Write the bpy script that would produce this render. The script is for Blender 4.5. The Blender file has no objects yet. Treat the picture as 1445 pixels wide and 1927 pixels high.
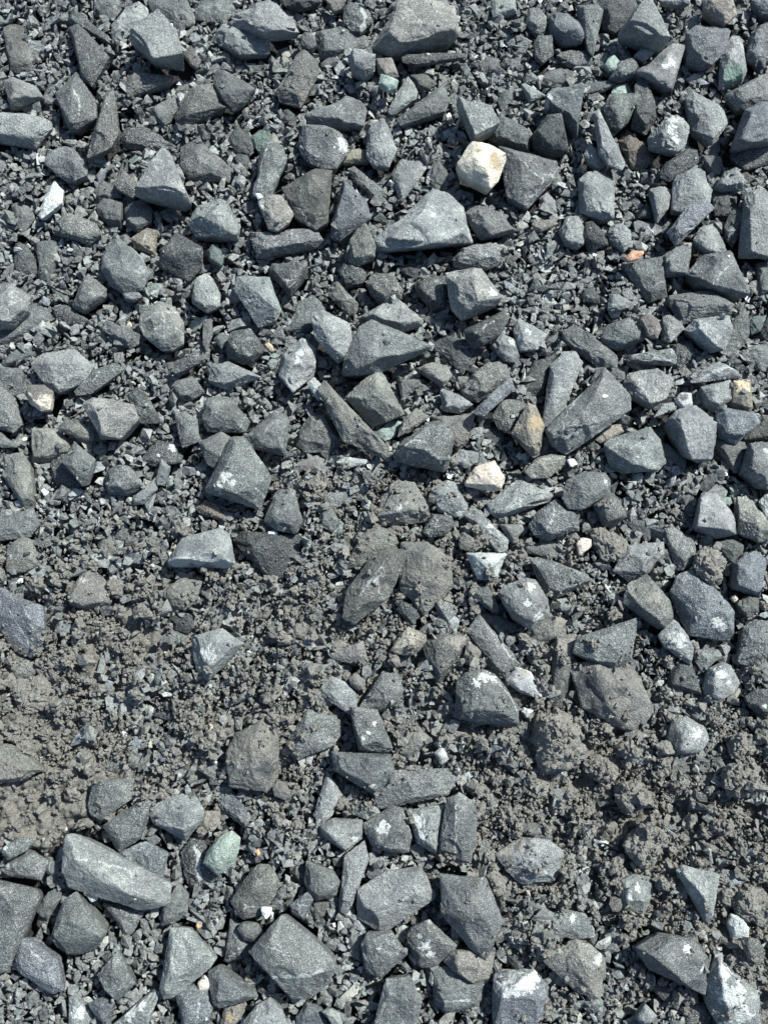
import bpy, bmesh, math, random, re
import numpy as np
from mathutils import Vector
random.seed(7); RNG = np.random.default_rng(7)
C = bpy.context.scene.collection
sc = bpy.context.scene
# ---------------- camera, sky, sun, exposure ----------------
W, HH = 1445.0, 1927.0
TILT = math.radians(9.0)            # the phone looks almost straight down
HV = math.tan(math.radians(30.0))   # half vertical field of view
CAMD = 1.12
cam = bpy.data.cameras.new('camera'); cam.sensor_fit = 'VERTICAL'
cam.angle = math.radians(60.0); cam.clip_start = 0.01; cam.clip_end = 100
cam_o = bpy.data.objects.new('camera', cam); C.objects.link(cam_o)
CP = np.array([0.0, -CAMD * math.sin(TILT), CAMD * math.cos(TILT)])
cam_o.location = CP; cam_o.rotation_euler = (TILT, 0, 0)
sc.camera = cam_o
SUN_EL, SUN_AZ = 48.0, 50.0         # elevation, azimuth counted clockwise from +Y
wd = bpy.data.worlds.new('World'); sc.world = wd; wd.use_nodes = True
nt = wd.node_tree; bgn = nt.nodes['Background']
sky = nt.nodes.new('ShaderNodeTexSky'); sky.sky_type = 'NISHITA'; sky.sun_disc = False
sky.sun_elevation = math.radians(SUN_EL); sky.sun_rotation = math.radians(SUN_AZ)
nt.links.new(sky.outputs[0], bgn.inputs[0]); bgn.inputs[1].default_value = 0.088
sd = bpy.data.lights.new('sun', 'SUN'); sd.energy = 5.0; sd.angle = math.radians(2.0); sd.color = (1.0, 0.975, 0.905)
so = bpy.data.objects.new('sun', sd); C.objects.link(so)
_e, _a = math.radians(SUN_EL), math.radians(SUN_AZ)
to_sun = Vector((math.cos(_e) * math.sin(_a), math.cos(_e) * math.cos(_a), math.sin(_e)))
so.rotation_euler = to_sun.to_track_quat('Z', 'Y').to_euler(); so.location = to_sun * 5
sc.view_settings.view_transform = 'Standard'; sc.view_settings.look = 'None'
sc.view_settings.exposure = 0.84; sc.view_settings.gamma = 1.0
sc.cycles.max_bounces = 5; sc.cycles.diffuse_bounces = 3

def ground(px, py, z=0.0):
    """world position, at height z, of a spot measured on the photograph"""
    px = np.asarray(px, float); py = np.asarray(py, float); z = np.asarray(z, float) + 0 * px
    u = (px - W / 2) / (HH / 2) * HV; v = (HH / 2 - py) / (HH / 2) * HV
    ct, st = math.cos(TILT), math.sin(TILT)
    dx, dy, dz = u, v * ct + st, v * st - ct
    t = (z - CP[2]) / dz
    return np.stack([CP[0] + dx * t, CP[1] + dy * t, z], -1)
MPP = 2 * HV * CAMD / HH            # metres per photograph pixel at the middle

# ---------------- noise ----------------
_T = RNG.random((64, 64, 64)).astype(np.float32) * 2 - 1
def vnoise(p):
    p = np.asarray(p, float); i = np.floor(p).astype(np.int64); f = p - i; f = f * f * (3 - 2 * f); r = 0
    for a in (0, 1):
        wa = f[..., 0] if a else 1 - f[..., 0]
        for b in (0, 1):
            wb = f[..., 1] if b else 1 - f[..., 1]
            for c in (0, 1):
                wc = f[..., 2] if c else 1 - f[..., 2]
                r = r + wa * wb * wc * _T[(i[..., 0] + a) & 63, (i[..., 1] + b) & 63, (i[..., 2] + c) & 63]
    return r
def fbm(p, n=3):
    return sum(vnoise(p * 2 ** k + 17.3 * k) * 0.5 ** k for k in range(n))

# ---------------- materials ----------------
def mat_rock(name, spark=1.0):
    m = bpy.data.materials.new(name); m.use_nodes = True; t = m.node_tree; N, L = t.nodes, t.links
    P = N['Principled BSDF']
    def nd(k, **kw):
        n = N.new(k)
        for a, b in kw.items(): setattr(n, a, b)
        return n
    def mth(op, a, b=None, c=None, clamp=False):
        n = nd('ShaderNodeMath', operation=op); n.use_clamp = clamp
        for i, v in enumerate((a, b, c)):
            if v is None: continue
            if isinstance(v, (int, float)): n.inputs[i].default_value = v
            else: L.new(v, n.inputs[i])
        return n.outputs[0]
    def mix(f, a, b, bt='MIX'):
        n = nd('ShaderNodeMix', data_type='RGBA', blend_type=bt)
        for i, v in ((0, f), (6, a), (7, b)):
            if isinstance(v, (int, float)): n.inputs[i].default_value = v
            elif isinstance(v, tuple): n.inputs[i].default_value = (*v, 1)
            else: L.new(v, n.inputs[i])
        return n.outputs[2]
    def step(v, lo, hi):
        n = nd('ShaderNodeMapRange', interpolation_type='SMOOTHSTEP'); L.new(v, n.inputs[0])
        n.inputs[1].default_value = lo; n.inputs[2].default_value = hi; return n.outputs[0]
    geo = nd('ShaderNodeNewGeometry'); tc = nd('ShaderNodeTexCoord'); oi = nd('ShaderNodeObjectInfo')
    off = nd('ShaderNodeVectorMath', operation='ADD'); L.new(geo.outputs['Position'], off.inputs[0])
    sc_ = nd('ShaderNodeVectorMath', operation='SCALE'); sc_.inputs[0].default_value = (3.1, 1.7, 2.3); L.new(oi.outputs['Random'], sc_.inputs[3])
    L.new(sc_.outputs[0], off.inputs[1]); V = off.outputs[0]
    def noise(s, d=3.0, r=0.6, vec=None, dist=0.0):
        n = nd('ShaderNodeTexNoise'); n.inputs['Scale'].default_value = s; n.inputs['Detail'].default_value = d
        n.inputs['Roughness'].default_value = r; n.inputs['Distortion'].default_value = dist; L.new(vec or V, n.inputs['Vector']); return n.outputs[0]
    def attr(n_):
        n = nd('ShaderNodeAttribute', attribute_name=n_); return n
    wn = nd('ShaderNodeTexWhiteNoise', noise_dimensions='1D'); L.new(oi.outputs['Random'], wn.inputs['W']); rn = nd('ShaderNodeSeparateColor'); L.new(wn.outputs['Color'], rn.inputs[0])
    r1, r2, r3 = rn.outputs[0], rn.outputs[1], rn.outputs[2]
    tint = attr('tint').outputs['Color']; mk = attr('mark'); so_ = attr('soil').outputs['Fac']
    blotch = noise(38, 4, 0.62); mid = noise(210, 4, 0.7); fine = noise(820, 2, 0.6); fine2 = noise(1250, 1, 0.5)
    # lengthwise grain in a direction of its own for every stone
    rot = nd('ShaderNodeVectorRotate', rotation_type='EULER_XYZ'); L.new(V, rot.inputs['Vector'])
    rs = nd('ShaderNodeVectorMath', operation='SCALE'); rs.inputs[0].default_value = (9.0, 17.0, 31.0); L.new(oi.outputs['Random'], rs.inputs[3]); L.new(rs.outputs[0], rot.inputs['Rotation'])
    stv = nd('ShaderNodeVectorMath', operation='MULTIPLY'); L.new(rot.outputs[0], stv.inputs[0]); stv.inputs[1].default_value = (60, 330, 330)
    grain = noise(1.0, 3, 0.6, stv.outputs[0])
    col = mix(step(blotch, 0.3, 0.72), mix(1.0, tint, (0.68, 0.70, 0.73), 'MULTIPLY'), mix(1.0, tint, (1.30, 1.30, 1.28), 'MULTIPLY'))
    col = mix(mth('MULTIPLY', step(grain, 0.48, 0.72), mth('MULTIPLY', r2, 0.7)), col, mix(1.0, col, (1.7, 1.7, 1.7), 'MULTIPLY'))
    col = mix(mth('MULTIPLY', step(mid, 0.44, 0.3), 0.45), col, mix(1.0, col, (0.55, 0.56, 0.6), 'MULTIPLY'))
    spk = mth('MULTIPLY', step(fine, 0.55, 0.63), mth('ADD', 0.25, mth('MULTIPLY', step(mid, 0.35, 0.65), 0.75)))
    pale = mix(0.55, mix(1.0, col, (2.8, 2.8, 2.75), 'MULTIPLY'), (0.40, 0.43, 0.43))
    sk = mth('ADD', 0.40, mth('MULTIPLY', r1, 0.75))
    col = mix(mth('MULTIPLY', mth('MULTIPLY', spk, sk), 0.85 * spark), col, pale)
    col = mix(mth('MULTIPLY', mth('MULTIPLY', step(fine2, 0.63, 0.70), sk), 0.8 * spark), col, (0.55, 0.58, 0.58))
    col = mix(mth('MULTIPLY', step(fine, 0.47, 0.36), 0.75 * spark), col, mix(1.0, col, (0.38, 0.39, 0.42), 'MULTIPLY'))
    fr = mth('MULTIPLY', mth('MULTIPLY', step(mth('ADD', mth('MULTIPLY', mid, 0.6), mth('MULTIPLY', blotch, 0.4)), 0.50, 0.62), step(fine, 0.38, 0.56)), mth('MULTIPLY', r3, 0.60 * spark))
    col = mix(fr, col, mix(0.5, mix(1.0, col, (2.4, 2.4, 2.35), 'MULTIPLY'), (0.31, 0.345, 0.335)))      # whitish mineral bloom
    # hairline veins
    vo = nd('ShaderNodeTexVoronoi', feature='DISTANCE_TO_EDGE'); vo.inputs['Scale'].default_value = 26
    wv = nd('ShaderNodeVectorMath', operation='ADD'); L.new(V, wv.inputs[0]); nz = nd('ShaderNodeTexNoise'); nz.inputs['Scale'].default_value = 45; L.new(V, nz.inputs['Vector'])
    sv = nd('ShaderNodeVectorMath', operation='SCALE'); sv.inputs[3].default_value = 0.03; L.new(nz.outputs[1], sv.inputs[0]); L.new(sv.outputs[0], wv.inputs[1]); L.new(wv.outputs[0], vo.inputs['Vector'])
    vein = mth('MULTIPLY', step(vo.outputs['Distance'], 0.028, 0.008), mth('MULTIPLY', step(noise(22, 2), 0.56, 0.66), step(mid, 0.35, 0.55)))
    col = mix(mth('MULTIPLY', vein, mth('MULTIPLY', r3, 0.75)), col, (0.38, 0.41, 0.41))
    # bruised, paler edges
    edge = mth('MULTIPLY', step(geo.outputs['Pointiness'], 0.515, 0.60), mth('ADD', 0.25, step(mid, 0.4, 0.6)))
    col = mix(mth('MULTIPLY', edge, 0.50), col, mix(0.5, mix(1.0, tint, (2.6, 2.6, 2.5), 'MULTIPLY'), (0.30, 0.32, 0.32)))
    # veins, blotches and stains that belong to this very stone
    ma = mk.outputs['Alpha']
    mf = step(mth('ADD', ma, mth('ADD', mth('MULTIPLY', mth('SUBTRACT', mid, 0.5), 2.0), mth('MULTIPLY', mth('SUBTRACT', fine, 0.5), 0.8))), 0.32, 0.70)
    col = mix(mth('MULTIPLY', mf, mth('ADD', 0.55, mth('MULTIPLY', step(fine, 0.35, 0.6), 0.4))), col, mk.outputs['Color'])
    # dried soil on the upper faces
    sx = nd('ShaderNodeSeparateXYZ'); L.new(geo.outputs['Normal'], sx.inputs[0])
    sn = mth('ADD', mth('MULTIPLY', blotch, 0.8), mth('MULTIPLY', mid, 0.5))
    sm = mth('ADD', so_, mth('ADD', mth('MULTIPLY', sx.outputs[2], 0.12), mth('SUBTRACT', sn, 0.77)))
    sm = step(sm, 0.42, 0.62)
    soilc = mix(step(mid, 0.3, 0.7), (0.098, 0.099, 0.090), (0.198, 0.200, 0.182))
    soilc = mix(mth('MULTIPLY', step(fine, 0.5, 0.66), 0.6), soilc, (0.28, 0.283, 0.258))
    soilc = mix(mth('MULTIPLY', step(fine, 0.46, 0.36), 0.6), soilc, (0.07, 0.066, 0.06))
    col = mix(mth('MULTIPLY', sm, 0.92), col, soilc)
    L.new(col, P.inputs['Base Color'])
    L.new(mth('SUBTRACT', 0.72, mth('MULTIPLY', step(fine2, 0.55, 0.7), 0.25)), P.inputs['Roughness'])
    P.inputs['Specular IOR Level'].default_value = 0.35
    h = mth('ADD', mth('MULTIPLY', mid, 2.1), mth('ADD', mth('MULTIPLY', fine, 0.8), mth('MULTIPLY', sm, mth('MULTIPLY', noise(420, 3, 0.7), 2.0))))
    h = mth('ADD', h, mth('MULTIPLY', grain, 0.7))
    rid = mth('ABSOLUTE', mth('SUBTRACT', noise(75, 4, 0.65, None, 0.6), 0.5)); h = mth('ADD', h, mth('MULTIPLY', mth('MINIMUM', rid, 0.16), 7.0))
    b = nd('ShaderNodeBump'); b.inputs['Strength'].default_value = 0.75; b.inputs['Distance'].default_value = 0.0011
    L.new(h, b.inputs['Height']); L.new(b.outputs[0], P.inputs['Normal'])
    return m
ROCK = mat_rock('speckled_rock'); CHIPROCK = mat_rock('gravel_rock', 0.4)

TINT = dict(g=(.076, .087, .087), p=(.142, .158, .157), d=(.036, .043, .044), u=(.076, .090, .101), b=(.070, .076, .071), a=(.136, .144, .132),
            k=(.140, .135, .122), r=(.078, .068, .057), y=(.160, .155, .122), c=(.43, .40, .33), w=(.33, .36, .355), q=(.68, .71, .71), n=(.20, .27, .24),
            N=(.19, .24, .215), e=(.072, .102, .093), o=(.50, .40, .29), O=(.44, .24, .14), m=(.118, .124, .114), M=(.172, .175, .152))
MARK = dict(v=(.34, .38, .375), w=(.47, .51, .50), o=(.29, .24, .15), k=(.045, .052, .058), e=(.12, .20, .16), m=(.21, .21, .19), c=(.52, .45, .32))

# ---------------- where the soil lies (a 15 x 20 survey of the ground) ----------------
SOIL = """000000000000000
000000000000000
000000000000000
000000000000000
000000000000000
000000000000000
000000000000000
000000220000000
000001342000000
000003664200000
233333756532221
556666675546232
998765776556332
998666677678754
997578657899986
986557334899998
731111014789999
000000002578899
000000000333568
000000000331236"""
SG = np.array([[int(c) / 9 for c in r] for r in SOIL.split()]) ** 1.15 * 0.92
_yy = np.linspace(48, 1879, 20); _xx = np.linspace(48, 1397, 15)
def to_px(x, y):
    """ground metres -> survey units (photograph pixels at ground level)"""
    ct, st = math.cos(TILT), math.sin(TILT)
    rx, ry, rz = x - CP[0], y - CP[1], 0 - CP[2]
    depth = ry * st - rz * ct; up = ry * ct + rz * st
    return W / 2 + rx / depth / HV * HH / 2, HH / 2 - up / depth / HV * HH / 2
def soil_at(x, y):
    px, py = to_px(np.asarray(x, float), np.asarray(y, float))
    gx = np.clip((px - 48) / (1397 - 48) * 14, 0, 13.999); gy = np.clip((py - 48) / (1879 - 48) * 19, 0, 18.999)
    i, j = gx.astype(int), gy.astype(int); fx, fy = gx - i, gy - j
    v = SG[j, i] * (1 - fx) * (1 - fy) + SG[j, i + 1] * fx * (1 - fy) + SG[j + 1, i] * (1 - fx) * fy + SG[j + 1, i + 1] * fx * fy
    p = np.stack([np.asarray(x) * 30, np.asarray(y) * 30, 0 * np.asarray(x)], -1)
    return np.clip(v + 0.28 * fbm(p, 3) * (v > 0.02), 0, 1)

# ---------------- mesh helpers ----------------
def mesh_obj(name, V, F, tint, mark=None, soil=None, mat=ROCK, smooth=True, origin=None):
    me = bpy.data.meshes.new(name)
    V = np.asarray(V, np.float32); F = np.asarray(F, np.int32)
    if origin is not None: V = V - np.asarray(origin, np.float32)
    me.vertices.add(len(V)); me.vertices.foreach_set('co', V.ravel())
    me.loops.add(F.size); me.loops.foreach_set('vertex_index', F.ravel())
    k = F.shape[1]; me.polygons.add(len(F))
    me.polygons.foreach_set('loop_start', np.arange(0, F.size, k, dtype=np.int32))
    me.polygons.foreach_set('use_smooth', np.broadcast_to(np.asarray(smooth), (len(F),)).astype(bool))
    me.update(calc_edges=True)
    n = len(V)
    a = me.attributes.new('tint', 'FLOAT_COLOR', 'POINT'); t4 = np.ones((n, 4), np.float32); t4[:, :3] = tint; a.data.foreach_set('color', t4.ravel())
    if mark is not None:
        a = me.attributes.new('mark', 'FLOAT_COLOR', 'POINT'); a.data.foreach_set('color', mark.astype(np.float32).ravel())
    a = me.attributes.new('soil', 'FLOAT', 'POINT'); a.data.foreach_set('value', (np.zeros(n) if soil is None else np.asarray(soil)).astype(np.float32))
    me.materials.append(mat)
    o = bpy.data.objects.new(name, me); C.objects.link(o)
    if origin is not None: o.location = [float(q) for q in origin]
    return o
def ico(n):
    b = bmesh.new(); bmesh.ops.create_icosphere(b, subdivisions=n, radius=1); b.verts.index_update()
    v = np.array([w.co[:] for w in b.verts]); f = np.array([[w.index for w in q.verts] for q in b.faces]); b.free(); return v, f
ICO = {n: ico(n) for n in (2, 3, 4, 5, 6)}
def hull(P):
    b = bmesh.new(); vs = [b.verts.new(p) for p in P]; r = bmesh.ops.convex_hull(b, input=vs)
    junk = list({e for e in r['geom_interior'] + r['geom_unused'] if isinstance(e, bmesh.types.BMVert)})
    if junk: bmesh.ops.delete(b, geom=junk, context='VERTS')
    bmesh.ops.recalc_face_normals(b, faces=b.faces); b.verts.index_update()
    v = np.array([w.co[:] for w in b.verts]); f = [[w.index for w in q.verts] for q in b.faces]; nn = np.array([q.normal[:] for q in b.faces]); b.free()
    return v, f, nn

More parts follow.
